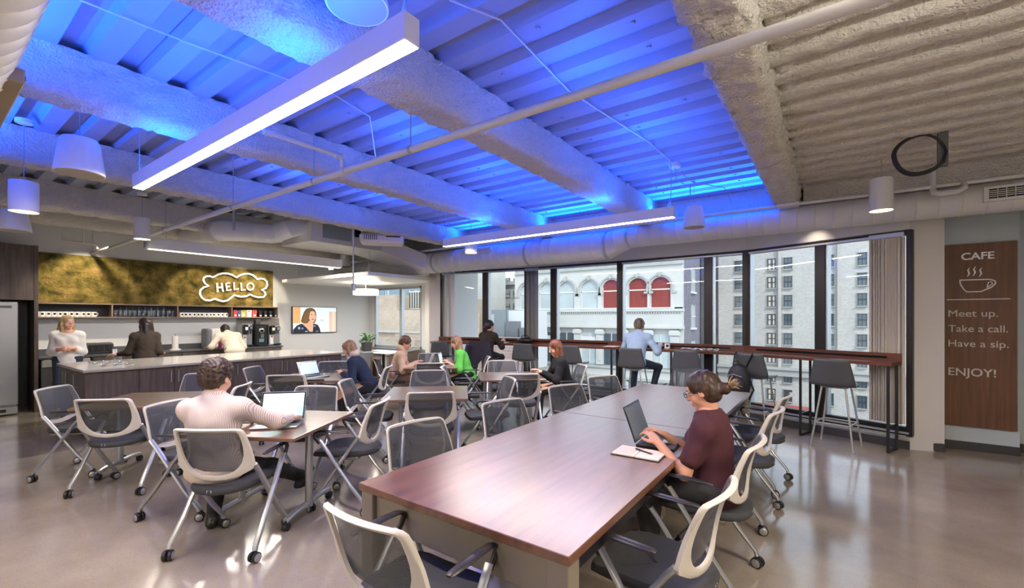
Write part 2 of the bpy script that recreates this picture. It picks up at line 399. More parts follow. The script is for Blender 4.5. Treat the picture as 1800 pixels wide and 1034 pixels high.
def beamx(name, x0, x1, y0, y1, z0, z1, m=M_foamw, step=.05):
    b = MB(); nx = int((x1-x0)/step); seg = []
    per = [(y0, z1), (y0, z0), (y1, z0), (y1, z1)]
    for i in range(3):
        n = max(2, int(math.dist(per[i], per[i+1])/step)); seg += [(per[i][0]+(per[i+1][0]-per[i][0])*k/n, per[i][1]+(per[i+1][1]-per[i][1])*k/n) for k in range(n)]
    seg.append(per[3])
    def fn(u, v):
        y, z = seg[int(round(v*(len(seg)-1)))]; x = x0+(x1-x0)*u; q = (x, y, z); d = .013*nz(q, 8)+.01*nz(q, 24)
        return (x, y-d, z-d)
    b.grid(nx, len(seg)-1, fn); return struct(name, b, m, smooth=180)
beam('ceiling_beam', -2.55, -2.26, YB, 7.2); beam('ceiling_beam', -4.47, -4.22, YB, 7.2)
beam('ceiling_beam', -6.58, -6.30, YB, 7.2); beam('ceiling_beam', -.62, -.34, YB, 7.2, z0=3.08, amp=1.6)
beam('ceiling_beam', -8.85, -8.55, YB, 8.6, z0=3.08, step=.045); beam('ceiling_beam', -10.3, -10.0, YB, 8.6, z0=3.1, step=.05)
beamx('ceiling_beam', -8.2, .2, 7.18, 7.5, 3.02, 3.44)
beamx('ceiling_beam', -.3, XR, 6.95, 7.5, 3.1, 3.4)
# foamed haunch at upper right
b = MB()
def fn(u, v):
    x = 1.75+2.3*u; y = 3.2+4.0*v; q = (x, y, 0)
    return (x, y, 3.44-.62*max(0, min(1, (x-1.75-.35*(1-v)*1.3)/1.6))**1.3*(.5+.5*v)+.03*nz(q, 6)+.02*nz(q, 20))
b.grid(60, 100, fn); struct('ceiling_haunch', b, M_foamw, smooth=180)
# lips of foam along the grey side of the beam
beam('ceiling_beam', -.335, -.2, YB, 7.0, z0=3.33, z1=3.45, amp=1.6, step=.04)

# walls
def wallbox(name, x0, x1, y0, y1, z0=0, z1=3.5, m=M_wall): b = MB(); b.bx(x0, x1, y0, y1, z0, z1); return struct(name, b, m)
wallbox('wall_left', XL-.2, XL, YB-.2, 8.9)
wallbox('wall_rear', XL, XR, YB-.2, YB)
wallbox('wall_right', XR, XR+.2, YB-.2, 8)
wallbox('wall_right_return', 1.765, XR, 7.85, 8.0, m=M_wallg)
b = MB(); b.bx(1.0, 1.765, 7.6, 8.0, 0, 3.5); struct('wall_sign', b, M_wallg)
# column at the end of the window wall: two faces
b = MB(); b.prism([(.77, 7.19), (.80, 7.21), (1.09, 7.30), (1.10, 7.62), (.80, 7.62)], 0, 3.5); struct('wall_column_right', b, M_col)
b = MB(); b.prism([(-8.22, 7.72), (-7.72, 7.38), (-7.36, 7.46), (-7.42, 8.8), (-8.22, 8.8)], 0, 3.5); struct('wall_column_left', b, M_col)
for (x0, y0, x1, y1, nm) in [(.60, 7.235, 1.09, 7.29, 'baseboard_column'), (1.10, 7.585, 1.765, 7.6, 'baseboard_sign'), (1.765, 7.835, XR, 7.85, 'baseboard_right')]:
    d = Vector((x1-x0, y1-y0, 0)); b = MB(); b.box(((x0+x1)/2, (y0+y1)/2, .05), (d.length, .02, .1), math.atan2(d.y, d.x), .004); struct(nm, b, M_base)
b = MB(); b.bx(1.755, 1.775, 7.6, 7.85, 0, .1); struct('baseboard_return', b, M_base)
b = MB(); b.bx(XL, XL+.015, 5.8, 8.7, 0, .1); struct('baseboard_left', b, M_base)
b = MB(); b.box((-7.96, 7.54, .05), (.62, .02, .1), -.6); struct('baseboard_post', b, M_base)

# ---- window wall facets
def facet(i, A, B, mull_t, nm):
    d = (B-A); L = d.length; an = math.atan2(d.y, d.x); root = empty(nm, None, None, A, an); root['kind'] = 'structure'
    D = .10
    b = MB(); b.bx(0, L, 0, .16, ZH, 3.5); obj('header_wall', b, M_wall, root)
    b = MB(); b.bx(0, L, 0, .16, 0, .14); b.bx(0, L, -.0, .16, .14, .16); obj('sill_wall', b, M_wall, root)
    b = MB(); b.bx(0, L, -.02, 0, 0, .1); obj('baseboard', b, M_base, root)
    b = MB(); b.bx(0, L, .02, .02+D, ZH-.055, ZH); b.bx(0, L, .0, .03, ZH-.02, ZH+.01); obj('frame_head', b, M_bronze, root)
    b = MB(); b.bx(0, L, .02, .12, .16, .26); b.bx(0, L, -.01, .05, .24, .27); obj('frame_sill', b, M_black, root)
    for z in (.13, .19): 
        b = MB(); b.bx(0, L, -.05, -.02, z, z+.022); obj('heater_rail', b, M_alu, root)
    for t in (0, L):
        tw = .03 if (i == 3 and t > 0) else .05; b = MB(); b.bx(t-tw, t+tw, -.03, .12, .16, ZH, .004); obj('mullion', b, M_bronze, root)
    m = L*mull_t
    b = MB(); b.bx(m-.065, m+.065, -.02, .14, .16, ZH, .004); obj('mullion', b, M_bronze, root)
    b = MB(); b.bx(m+.066, m+.085, .0, .12, .26, ZH-.05); b.bx(.051, .068, 0, .12, .26, ZH-.05); b.bx(.05, L-.05, -.03, -.005, ZH-.06, ZH-.035); obj('frame_trim', b, M_alu, root)
    for a, c in ((.05, m-.065), (m+.065, L-.05)):
        b = MB(); b.bx(a, c, .066, .072, .26, ZH-.055); obj('pane', b, M_glass, root)
    return root
def tpx(i, px):     # position along facet of a pixel column
    u = (px-900)/781; dx = fw[0]+rt[0]*u; dy = fw[1]+rt[1]*u; A, B = FV[i], FV[i+1]; d = B-A
    t = (A.x*dy-A.y*dx)/(d.y*dx-d.x*dy); return t
facet(0, FV[0], FV[1], tpx(0, 853), 'window_1'); facet(1, FV[1], FV[2], tpx(1, 973), 'window_2')
facet(2, FV[2], FV[3], tpx(2, 1245), 'window_3'); facet(3, FV[3], FV[4], tpx(3, 1442), 'window_4')
# bay window at far left
b0 = empty('window_5', None, None, (XL, 8.6, 0), 0); b0['kind'] = 'structure'
b = MB(); b.bx(0, 3.43, 0, .16, 2.5, 3.5); b.bx(0, 3.43, 0, .16, 0, .72); b.bx(0, .25, 0, .16, .72, 2.5); b.bx(2.35, 3.43, 0, .16, .72, 2.5); obj('bay_wall', b, M_wall, b0)
b = MB(); b.bx(.25, 2.35, .02, .1, 2.44, 2.5); b.bx(.25, 2.35, .02, .1, .72, .78); b.bx(.25, .31, .02, .1, .72, 2.5); b.bx(1.42, 1.52, 0, .1, .72, 2.5); b.bx(2.27, 2.35, .02, .1, .72, 2.5); obj('frame', b, M_alu, b0)
for a, c in ((.31, 1.42), (1.52, 2.27)): b = MB(); b.bx(a, c, .05, .056, .78, 2.44); obj('pane', b, M_glass, b0)
b = MB(); b.bx(.0, 3.4, -.32, 0, .62, .72, .006); obj('window_ledge', b, mat('ledge', '6d7477', .5), b0)
# vertical blinds
def blinds(nm, i, px0, px1, n, m1, label):
    A, B = FV[i], FV[i+1]; d = (B-A).normalized(); t0, t1 = tpx(i, px0), tpx(i, px1); L = (B-A).length
    rt_ = empty(nm, label, 'blind', A+d*(t0*L), math.atan2(d.y, d.x), 'vertical blinds gathered at the windows'); W = (t1-t0)*L
    b = MB(); b.bx(-.02, W+.02, -.055, -.0, ZH-.075, ZH-.02, .004); obj('head_rail', b, M_alu, rt_)
    first = None
    for k in range(n):
        a = rnd.uniform(.9, 1.25)
        if first is None:
            b = MB(); b.grid(4, 1, lambda u, v: ((u-.5)*.085, .006*math.cos((u-.5)*PI), .30+(ZH-.38)*v)); b.grid(4, 1, lambda u, v: ((.5-u)*.085, .002+.006*math.cos((u-.5)*PI), .30+(ZH-.38)*v)); first = obj('slat', b, m1, rt_); o = first
        else: o = dup(first, parent=rt_)
        o.location = (W*(k+.5)/n, -.045+.004*rnd.random(), 0); o.rotation_euler = (0, 0, a*rnd.choice((1, .75, -1)))
M_slat = mat('blind_slat', '85857f', .6)
M_slatl = mat('blind_slat_pale', 'e6e2dc', .6)
blinds('vertical_blind', 3, 1533, 1588, 26, M_slatl, 'gathered vertical blind at the right end of the window wall beside the column')
blinds('vertical_blind', 1, 926, 946, 10, M_slat, 'narrow grey vertical blind stack near the woman with ponytail at the bar')
blinds('vertical_blind', 0, 780, 799, 9, M_slatl, 'pale vertical blind stack beside the left column at the end of the bar')

# ================================================================ OUTSIDE
M_lime = mat('limestone', 'cfcdc6', .9, var=.12, vscale=.6, bump=.3, bscale=6)
M_limed = mat('limestone_dark_trim', 'b8b8b2', .9, var=.15, vscale=1)  # darker limestone tone for cornices and mouldings
M_win = mat('dark_window', '4c5a60', .08, var=.25, vscale=.4, spec=1)
M_red = mat('red_drapes', '8d3a33', .7, var=.25, vscale=1.5, stretch=(6, 6, .3))
M_winl = mat('bright_window', 'b9c2c2', .12, var=.2, vscale=.5)
M_beige = brick_mat('pale_brick', 'dcd8d0', 'cdc8c0', 'c2bdb5', 1.6)
M_purp = brick_mat('grey_brick', '7d7a84', '94909a', '6c6a72', 1.6)
M_dkbr = brick_mat('dark_grey_brick', '3a383e', '4a484e', '8a8a8e', .6, .9, .9, .24)
M_sash = mat('window_sash', '3a3f42', .5)
M_sashw = mat('window_sash_white', 'e2e2df', .6)
M_tan = brick_mat('sunlit_beige_brick', 'c9b6a2', 'bda78f', 'c4b29d', .8)
M_asph = mat('asphalt', '5d6064', .9, var=.1)
b = MB(); b.bx(-160, 120, 9.5, 200, -12.2, -12); tag(obj('street', b, M_asph), kind='structure')
# (1) arched limestone building, front plane Y=48
Y1 = 48.0
def z_at(py, px, Y): return PYw(px, py, Y).z
bd = empty('arcade_building', 'ornate pale stone building with row of arched windows opposite the cafe', 'building', (0, Y1, -12))
xr = PYw(1200, 559, Y1).x; xl = PYw(905, 559, Y1).x
W = xr-xl; zt = 10.9
b = MB(); b.bx(xl, xr-.5, .35, 20, 0, zt-.4+12); b.bx(xr-.6, xr, .35, .55, 0, zt-.4+12); obj('wall', b, M_lime, bd)
xa = [PYw(p, 520, Y1).x for p in (960.5, 995, 1035.5, 1074, 1120.5, 1160.5)]
step = xa[4]-xa[3]
zb0 = z_at(541, 1120, Y1)+12; zs = z_at(507, 1120, Y1)+12; ra = 1.12
zc2 = z_at(457, 1150, Y1)+12
cols = [xa[0]-3.0]+xa
def arcface(cx, r, z0, z1, x0, x1, y0, y1, m):   # spandrel block with an arched opening
    b = MB(); n = 16; pts = [(cx-r, z0)]+[(cx-r*math.cos(PI*k/n), zs+r*math.sin(PI*k/n)) for k in range(n+1)]+[(cx+r, z0)]
    out_ = []
    for (x, z) in pts:
        pass
    top = [(x0+(x1-x0)*k/n, z1) for k in range(n+1)]
    vs = []; fs = []
    inner = pts; outer = [(x0, z0)]+top+[(x1, z0)]
    for (x, z) in inner+outer: vs.append((x, y0, z))
    for (x, z) in inner: vs.append((x, y1, z))
    N = len(inner)
    for k in range(N-1): fs.append((k, N+k, N+k+1, k+1)); fs.append((k, k+1, 2*N+k+1, 2*N+k))
    b.add(vs, fs); return b
edges = [xl]+[(cols[k]+cols[k+1])/2 for k in range(len(cols)-1)]+[xa[-1]+1.5]
for k, cx in enumerate(cols):
    x0, x1 = edges[k], edges[k+1]
    obj('arched_bay', arcface(cx, ra, zb0, zc2-.6, x0, x1, 0, .35, M_lime), M_lime, bd, smooth=30)
    b = MB(); n = 14
    b.tube([(cx-1.38, -.06, zs-.4)]+[(cx-1.38*math.cos(PI*j/n), -.06, zs+1.38*math.sin(PI*j/n)) for j in range(n+1)]+[(cx+1.38, -.06, zs-.4)], .13, 6)
    b.bx(cx-.14, cx+.14, -.3, 0, zs+1.2, zs+1.75); b.bx(cx-1.75, cx-1.2, -.14, .05, zs-.62, zs-.4); b.bx(cx+1.2, cx+1.75, -.14, .05, zs-.62, zs-.4)
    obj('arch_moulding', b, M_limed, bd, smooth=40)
    w_ = obj('window', MB().bx(cx-1.1, cx+1.1, .26, .3, zb0, zs+1.1), M_red if k >= 4 else M_winl, bd)
    b = MB(); b.bx(cx-1.1, cx+1.1, .18, .26, zs-.25, zs-.12); b.bx(cx-1.1, cx-1.03, .18, .26, zb0, zs+.3); b.bx(cx+1.03, cx+1.1, .18, .26, zb0, zs+.3); b.bx(cx-1.2, cx+1.2, -.12, .26, zb0-.12, zb0); obj('sash', b, M_sashw, w_)
b = MB(); b.bx(xa[-1]+1.5, xr, 0, .4, zb0-.3, zc2-.6); b.bx(xl, xr, 0, .4, zb0-.3, zb0); obj('corner_pier', b, M_lime, bd)
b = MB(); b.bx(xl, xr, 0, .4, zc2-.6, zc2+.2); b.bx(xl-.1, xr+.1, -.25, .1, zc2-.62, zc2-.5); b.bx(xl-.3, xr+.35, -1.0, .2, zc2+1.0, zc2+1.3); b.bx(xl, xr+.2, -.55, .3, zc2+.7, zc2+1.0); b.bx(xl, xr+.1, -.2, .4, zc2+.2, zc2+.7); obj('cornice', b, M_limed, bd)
first = None; x = xl+.3
while x < xr:
    if first is None: b = MB(); b.bx(-.16, .16, -.95, 0, zc2+.62, zc2+1.0); first = obj('bracket', b, M_lime, bd); o = first
    else: o = dup(first, parent=bd)
    o.location = (x, 0, 0); x += 1.05
b = MB(); x = xl
while x < xr: b.bx(x, x+.14, -.38, -.2, zc2+.34, zc2+.55); x += .28
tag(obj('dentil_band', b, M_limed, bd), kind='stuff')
zm = z_at(546, 1150, Y1)+12
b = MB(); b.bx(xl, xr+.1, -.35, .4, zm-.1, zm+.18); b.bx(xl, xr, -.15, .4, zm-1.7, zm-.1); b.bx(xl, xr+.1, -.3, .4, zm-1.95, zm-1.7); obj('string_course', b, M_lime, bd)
b = MB(); x = xl
while x < xr: b.bx(x, x+.14, -.28, -.1, zm-.3, zm-.12); x += .28
tag(obj('dentil_band', b, M_limed, bd), kind='stuff')
# lower storeys: pilasters, windows
for fl, (za, zb) in enumerate([(zm-6.2, zm-2.1), (zm-11.6, zm-7.8), (0.2, zm-13)]):
    b = MB(); b.bx(xl, xr+.1, -.2, .4, za-1.2, za-.3); obj('spandrel', b, M_lime, bd)
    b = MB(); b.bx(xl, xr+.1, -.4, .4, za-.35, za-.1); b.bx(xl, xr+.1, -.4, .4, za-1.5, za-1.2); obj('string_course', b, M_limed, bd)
    for k, cx in enumerate(cols):
        w_ = obj('window', MB().bx(cx-1.15, cx+1.15, .2, .36, za, zb-.5), M_win if (k+fl) % 3 else M_winl, bd)
        b = MB(); b.bx(cx-1.15, cx+1.15, .12, .2, (za+zb)/2-.2, (za+zb)/2-.05); b.bx(cx-1.15, cx-1.06, .12, .2, za, zb-.5); b.bx(cx+1.06, cx+1.15, .12, .2, za, zb-.5); b.bx(cx-.04, cx+.04, .12, .2, za, zb-.5)
        b.bx(cx-1.05, cx+1.05, .16, .2, (za+zb)/2-.05, zb-.9) if k % 2 else None
        obj('sash', b, M_sashw, w_)
    for k, xe in enumerate(edges):
        b = MB(); xx = min(xe, xr-.4); b.bx(xx-.42, xx+.42, -.12, .36, za, zb); b.bx(xx-.55, xx+.55, -.28, .36, zb-.6, zb-.1, .05); b.bx(xx-.2, xx+.2, -.17, 0, za+.4, zb-.9); obj('pilaster', b, M_lime, bd)
# (2) grey side wall, receding
b = MB(); b.bx(-.4, 0, 0, 15.8, 0, 28); sb = empty('side_building', 'grey brick side wall with dark drainpipe right of the arched building', 'building', (xr+.02, Y1+.6, -12)); obj('wall', b, M_purp, sb)
b = MB(); b.tube([(.15, 7, 0), (.15, 7, 28)], .3, 8); obj('drainpipe', b, mat('drainpipe', '47464a', .6), sb)
for z in (13.6, 9.6, 17.6):
    for y in (3.5, 12.5):
        b = MB(); b.bx(-.05, .06, y-.8, y+.8, z-1.1, z+1.4); f_ = obj('window', b, M_winl, sb); b = MB(); b.bx(.05, .12, y-.8, y+.8, z+.1, z+.22); b.bx(0, .2, y-1, y+1, z-1.3, z-1.1); obj('sash', b, M_sashw, f_)
# (3) tall pale brick building, Y=78
Y3 = 65.0
tb = empty('tall_brick_building', 'tall pale brick building with rows of sash windows seen behind the right windows', 'building', (0, Y3, -12))
x0 = PYw(1262, 559, Y3).x; x1 = PYw(1720, 559, Y3).x
xs1 = PYw(1535, 559, Y3).x
b = MB(); b.bx(x0, x1, .3, 20, 0, 25.4); obj('wall', b, M_beige, tb)
b = MB(); b.bx(x0-.2, xs1, -.5, .6, 24.6, 25.2); b.bx(x0, xs1, -.2, .5, 23.9, 24.3); 
x = x0
while x < xs1: b.bx(x, x+.3, -.4, .1, 24.3, 24.6); x += 2.6
obj('parapet', b, M_limed, tb)
pxs = [(1300, 17), (1356, 14), (1385, 14.5), (1459, 13), (1516, 16.5), (1620, 16)]
rows = [457, 489, 521.5, 553, 586, 618, 650, 682]
zr = [z_at(y, 1370, Y3)+12 for y in (464, 496.5, 529.5, 562.5, 596, 629, 662, 695)]
fs = [None, None]
for i, (px, wpx) in enumerate(pxs):
    cx = PYw(px, 559, Y3).x; hw = (PYw(px+wpx/2, 559, Y3).x-PYw(px-wpx/2, 559, Y3).x)/2
    proto = None
    for j, z in enumerate([zr[0]+3.3]+zr):
        if j == 0 and px < 1450: continue
        if proto is None:
            b = MB(); b.bx(-hw, hw, .16, .3, -.72, .74); proto = obj('window', b, M_win, tb); o = proto
            b = MB(); b.bx(-hw, hw, .08, .16, -.02, .08); b.bx(-hw, -hw+.07, .08, .16, -.72, .74); b.bx(hw-.07, hw, .08, .16, -.72, .74); b.bx(-hw, hw, .08, .16, .68, .74); b.bx(-.02, .02, .1, .16, -.72, .74); obj('sash', b, M_sash, proto)
            b = MB(); b.bx(-hw-.1, hw+.1, -.06, .3, -.82, -.72); b.bx(-hw-.06, hw+.06, .12, .3, .74, .82); obj('lintel', b, M_limed, proto)
            if i == 1: b = MB(); b.bx(-hw+.1, -.1, .12, .17, -.62, .6); b.bx(.15, hw-.1, .12, .17, -.62, .6); obj('curtain', b, mat('curtain', 'd9cbb8', .9), proto)
        else: o = dup(proto, parent=tb)
        o.location = (cx, 0, z)
b = MB(); b.bx(x0, x1, -.3, .6, 6.3, 7.1); b.bx(x0, x1, -.6, .6, 7.1, 7.4); obj('string_course', b, M_limed, tb)
b = MB(); b.bx(xs1-9.3, xs1-9.0, -.2, .4, 7.4, 24); b.bx(PYw(1472, 559, Y3).x, PYw(1474, 559, Y3).x, -.15, .4, 7.4, 24); obj('corner_pier', b, M_beige, tb)
b = MB(); b.bx(x0-14, x0, 10, 18, 0, 30); obj('rear_wing', b, M_purp, tb)
# (4) left buildings
Y4 = 60.0
lb = empty('office_block', 'pale stone office block with small paired windows left of the arched building', 'building', (0, Y4, -12))
x0 = PYw(826, 559, Y4).x; x1 = PYw(960, 559, Y4).x
b = MB(); b.bx(x0, x1, .3, 14, 0, 19.5); obj('wall', b, mat('office_stone', 'bfbdb7', .9, var=.1, vscale=.8), lb)
b = MB(); b.bx(x0-.2, x1, -.4, .5, 19.1, 19.7); obj('cornice', b, M_limed, lb)
proto = None
for px in (838, 845.5, 863, 877, 891, 906, 921, 935):
    for py in (494, 516.5, 539, 561.5, 584, 606):
        c = PYw(px, py, Y4); hw = .27 if px < 850 else .35
        if proto is None:
            b = MB(); b.bx(-.27, .27, .2, .3, -.5, .5); proto = obj('window', b, M_winl, lb); o = proto
            b = MB(); b.bx(-.27, .27, .14, .2, -.04, .02); b.bx(-.27, -.22, .14, .2, -.5, .5); b.bx(.22, .27, .14, .2, -.5, .5); obj('sash', b, M_sash, proto)
            b = MB(); b.bx(-.34, .34, .08, .3, -.58, -.5); obj('sill', b, M_limed, proto)
        else: o = dup(proto, parent=lb)
        o.location = (c.x, 0, c.z+12); o.scale = (hw/.27*1.5, 1, 1.05)
b = MB(); X0 = PYw(776, 559, 50).x; X1 = PYw(824, 559, 50).x
b.bx(X0, X1, 0, 8, 0, 30); nb = tag(obj('brick_block', b, M_dkbr, loc=(0, 50, -12)), 'dark grey brick building edge seen beside the pale blind stack', 'building')
b = MB(); b.bx(PYw(824.5, 559, 50).x, PYw(832, 559, 50).x, .5, 8, 0, 30); obj('light_pier', b, M_lime, nb)
mp_ = empty('rooftop_plant_room', 'corrugated metal rooftop plant room seen behind woman at the bar', 'building', (0, 40, 0))
a0, a1, a2 = PYw(857, 545, 40), PYw(890, 545, 40), PYw(928, 545, 40)
b = MB(); n = 40
def fc(u, v):
    x = a0.x+(a1.x-a0.x)*u; return (x, (.06 if int(u*n) % 2 else 0), -4+(a0.z+4)*v)
b.grid(n, 1, fc); b.bx(a0.x, a1.x, .1, 4, -4, a0.z); obj('cladding', b, mat('blue_grey_cladding', '8b9499', .6, metal=.3), mp_, smooth=0)
b = MB(); b.bx(a0.x+.4, a0.x+1.0, -.05, 0, a0.z-1.6, a0.z-.5); f_ = obj('window', b, M_winl, mp_)
b = MB(); b.bx(a1.x, a2.x, .4, 4, -4, a0.z-.1); obj('white_cladding', b, mat('white_cladding', 'd8dadb', .6), mp_)
b = MB(); b.bx(a1.x+.1, a1.x+1.7, -.3, .4, -4, a0.z-1.3); b.bx(a1.x+1.9, a2.x, -.2, .4, -4, a0.z-2); obj('equipment', b, mat('plant_grey', '73797d', .7), mp_)
b = MB(); b.bx(PYw(770, 559, 36).x, PYw(915, 559, 36).x, 0, 3, -12, PYw(850, 594, 36).z); pk = tag(obj('low_brick_wall', b, brick_mat('pink_brick', 'b49a94', 'a78b86', 'c4b3ac', .8), loc=(0, 36, 0)), 'pinkish low brick building seen under the left end of the bar', 'building')
# bay window view
sbx = empty('beige_building', 'sunlit beige brick building with flat roof seen through the bay window', 'building', (0, 30, -12))
c0 = PYw(632, 521, 30); c1 = PYw(697, 521, 30); c2 = PYw(745, 545, 30)
b = MB(); b.bx(c0.x-6, c1.x, 0, 14, 0, c0.z+12); obj('wall', b, M_tan, sbx)
b = MB(); b.bx(c1.x, c2.x+2, -.2, 6, 0, c2.z+12); obj('lower_wall', b, M_tan, sbx)
b = MB(); b.bx(c0.x-6, c2.x+2, -3, -.2, 0, PYw(690, 592, 30).z+12); obj('low_wall', b, brick_mat('sunlit_low_brick', 'bda892', 'a8937e', 'b8a692', 1.1), sbx)
b = MB(); b.bx(c0.x-6, c2.x+2, -.3, 0, c0.z+12-.1 if 0 else 12.1, 12.3); obj('coping', b, M_limed, sbx)
b = MB(); b.box((c1.x+1.9, 1.5, c2.z+12+1.0), (1.9, 1.5, 1.9), 0, .05); ac = tag(obj('rooftop_unit', b, mat('ac_beige', 'c7bda8', .6), loc=(0, 30, -12)), 'beige rooftop air handling unit on the lower beige wall', 'air conditioner')
b = MB(); 
for k in range(5): b.bx(c1.x+1.1+k*.36, c1.x+1.25+k*.36, .7, .74, c2.z+12+.2, c2.z+12+1.8)
obj('louvre', b, M_sash, ac)
b = MB(); b.bx(PYw(640, 559, 62).x, PYw(765, 559, 62).x, 0, 12, 0, 26); gb = tag(obj('grey_blue_building', b, mat('blue_stucco', '8d9ca5', .9, var=.08), loc=(0, 62, -12)), 'grey blue building behind the beige walls', 'building')
for px in (722, 728, 662, 680):
    for py in (518, 540, 497):
        c = PYw(px+1, py, 62); b = MB(); b.bx(c.x-.75, c.x+.75, -.15, .05, c.z+12-.85, c.z+12+.85); f_ = obj('window', b, M_winl, gb); b = MB(); b.bx(c.x-.04, c.x+.04, -.2, -.1, c.z+12-.85, c.z+12+.85); b.bx(c.x-.75, c.x-.65, -.2, -.1, c.z+12-.85, c.z+12+.85); obj('sash', b, M_sash, f_)
# vehicles in the street
def truck(nm, loc, col, label, cat, L=7.5, H=3.0):
    t = empty(nm, label, cat, loc, 0); m = mat('paint_'+col, col, .35)
    b = MB(); b.bx(-L/2, L/2-1.9, -1.2, 1.2, .7, .7+H, .06); obj('cargo_box', b, m, t)
    b = MB(); b.bx(L/2-1.85, L/2, -1.1, 1.1, .5, 2.4, .15); obj('cab', b, mat('van_white', 'dadcdc', .3), t)
    b = MB(); b.bx(L/2-1.0, L/2+.02, -.95, .95, 1.5, 2.2, .05); obj('windscreen', b, M_win, t)
    for x in (-L/2+1.2, L/2-1.2):
        for y in (-1.15, 1.15): b = MB(); b.cyl((x, y-.12, .45), (x, y+.12, .45), .45); obj('wheel', b, M_blackp, t)
def car(loc, rz, col, label):
    t = empty('car', label, 'car', loc, rz); m = mat('paint_'+col, col, .25, coat=.5)
    b = MB(); b.prism([(-2.2, .3), (2.2, .3), (2.25, .75), (1.3, .95), (.7, 1.4), (-1.1, 1.42), (-1.9, .98), (-2.25, .85)], -.85, .85, T=lambda v: Vector((v.x, v.z, v.y))); obj('body', b, m, t, fix=True)
    b = MB(); b.prism([(1.15, .97), (.62, 1.34), (-1.05, 1.36), (-1.7, 1.0)], -.87, .87, T=lambda v: Vector((v.x, v.z, v.y))); obj('windows', b, M_win, t, fix=True)
    for x in (-1.4, 1.4):
        for y in (-.82, .82): b = MB(); b.cyl((x, y-.1, .32), (x, y+.1, .32), .32); obj('wheel', b, M_blackp, t)
g = PYw(1388, 690, 57); truck('box_truck', (g.x, 58, -12), 'b9463f', 'red box truck parked in the street below the window', 'truck')
car((g.x+8, 55, -12), .1, 'c9cdd1', 'silver car in the street below the right window')
car((g.x+1.5, 49, -12), .05, '3d4347', 'dark car in the street below the backpack stool')
car((g.x-6, 53, -12), -.1, 'd8dadb', 'white car in the street below the blue shirt man')
# ================================================================ CHAIRS AND TABLES
def interp_poly(pts, n):
    P_ = [Vector((x, y, 0)) for x, y in pts]; L = [0]
    for a, c in zip(P_, P_[1:]): L.append(L[-1]+(c-a).length)
    out_ = []
    for k in range(n):
        t = L[-1]*k/(n-1); i = max(0, min(len(P_)-2, next((j for j in range(len(L)-1) if L[j+1] >= t-1e-9), len(P_)-2)))
        f = (t-L[i])/max(1e-9, L[i+1]-L[i]); p = P_[i].lerp(P_[i+1], f); out_.append((p.x, p.y))
    return out_
OUTR = [(0, .886), (.12, .885), (.205, .882), (.224, .876), (.232, .860), (.241, .80), (.251, .72), (.257, .65), (.256, .61), (.247, .593), (.215, .575), (.165, .548), (.09, .524), (0, .517)]
INR = [(0, .864), (.12, .863), (.192, .861), (.204, .856), (.207, .845), (.212, .79), (.213, .74), (.207, .69), (.192, .645), (.168, .610), (.135, .583), (.095, .564), (.05, .554), (0, .551)]
def back_y(x, z): return -.165-.10*(z-.52)/.36-.045*(1-min(1, (x/.25)**2))+.012*math.sin((z-.52)/.36*PI)
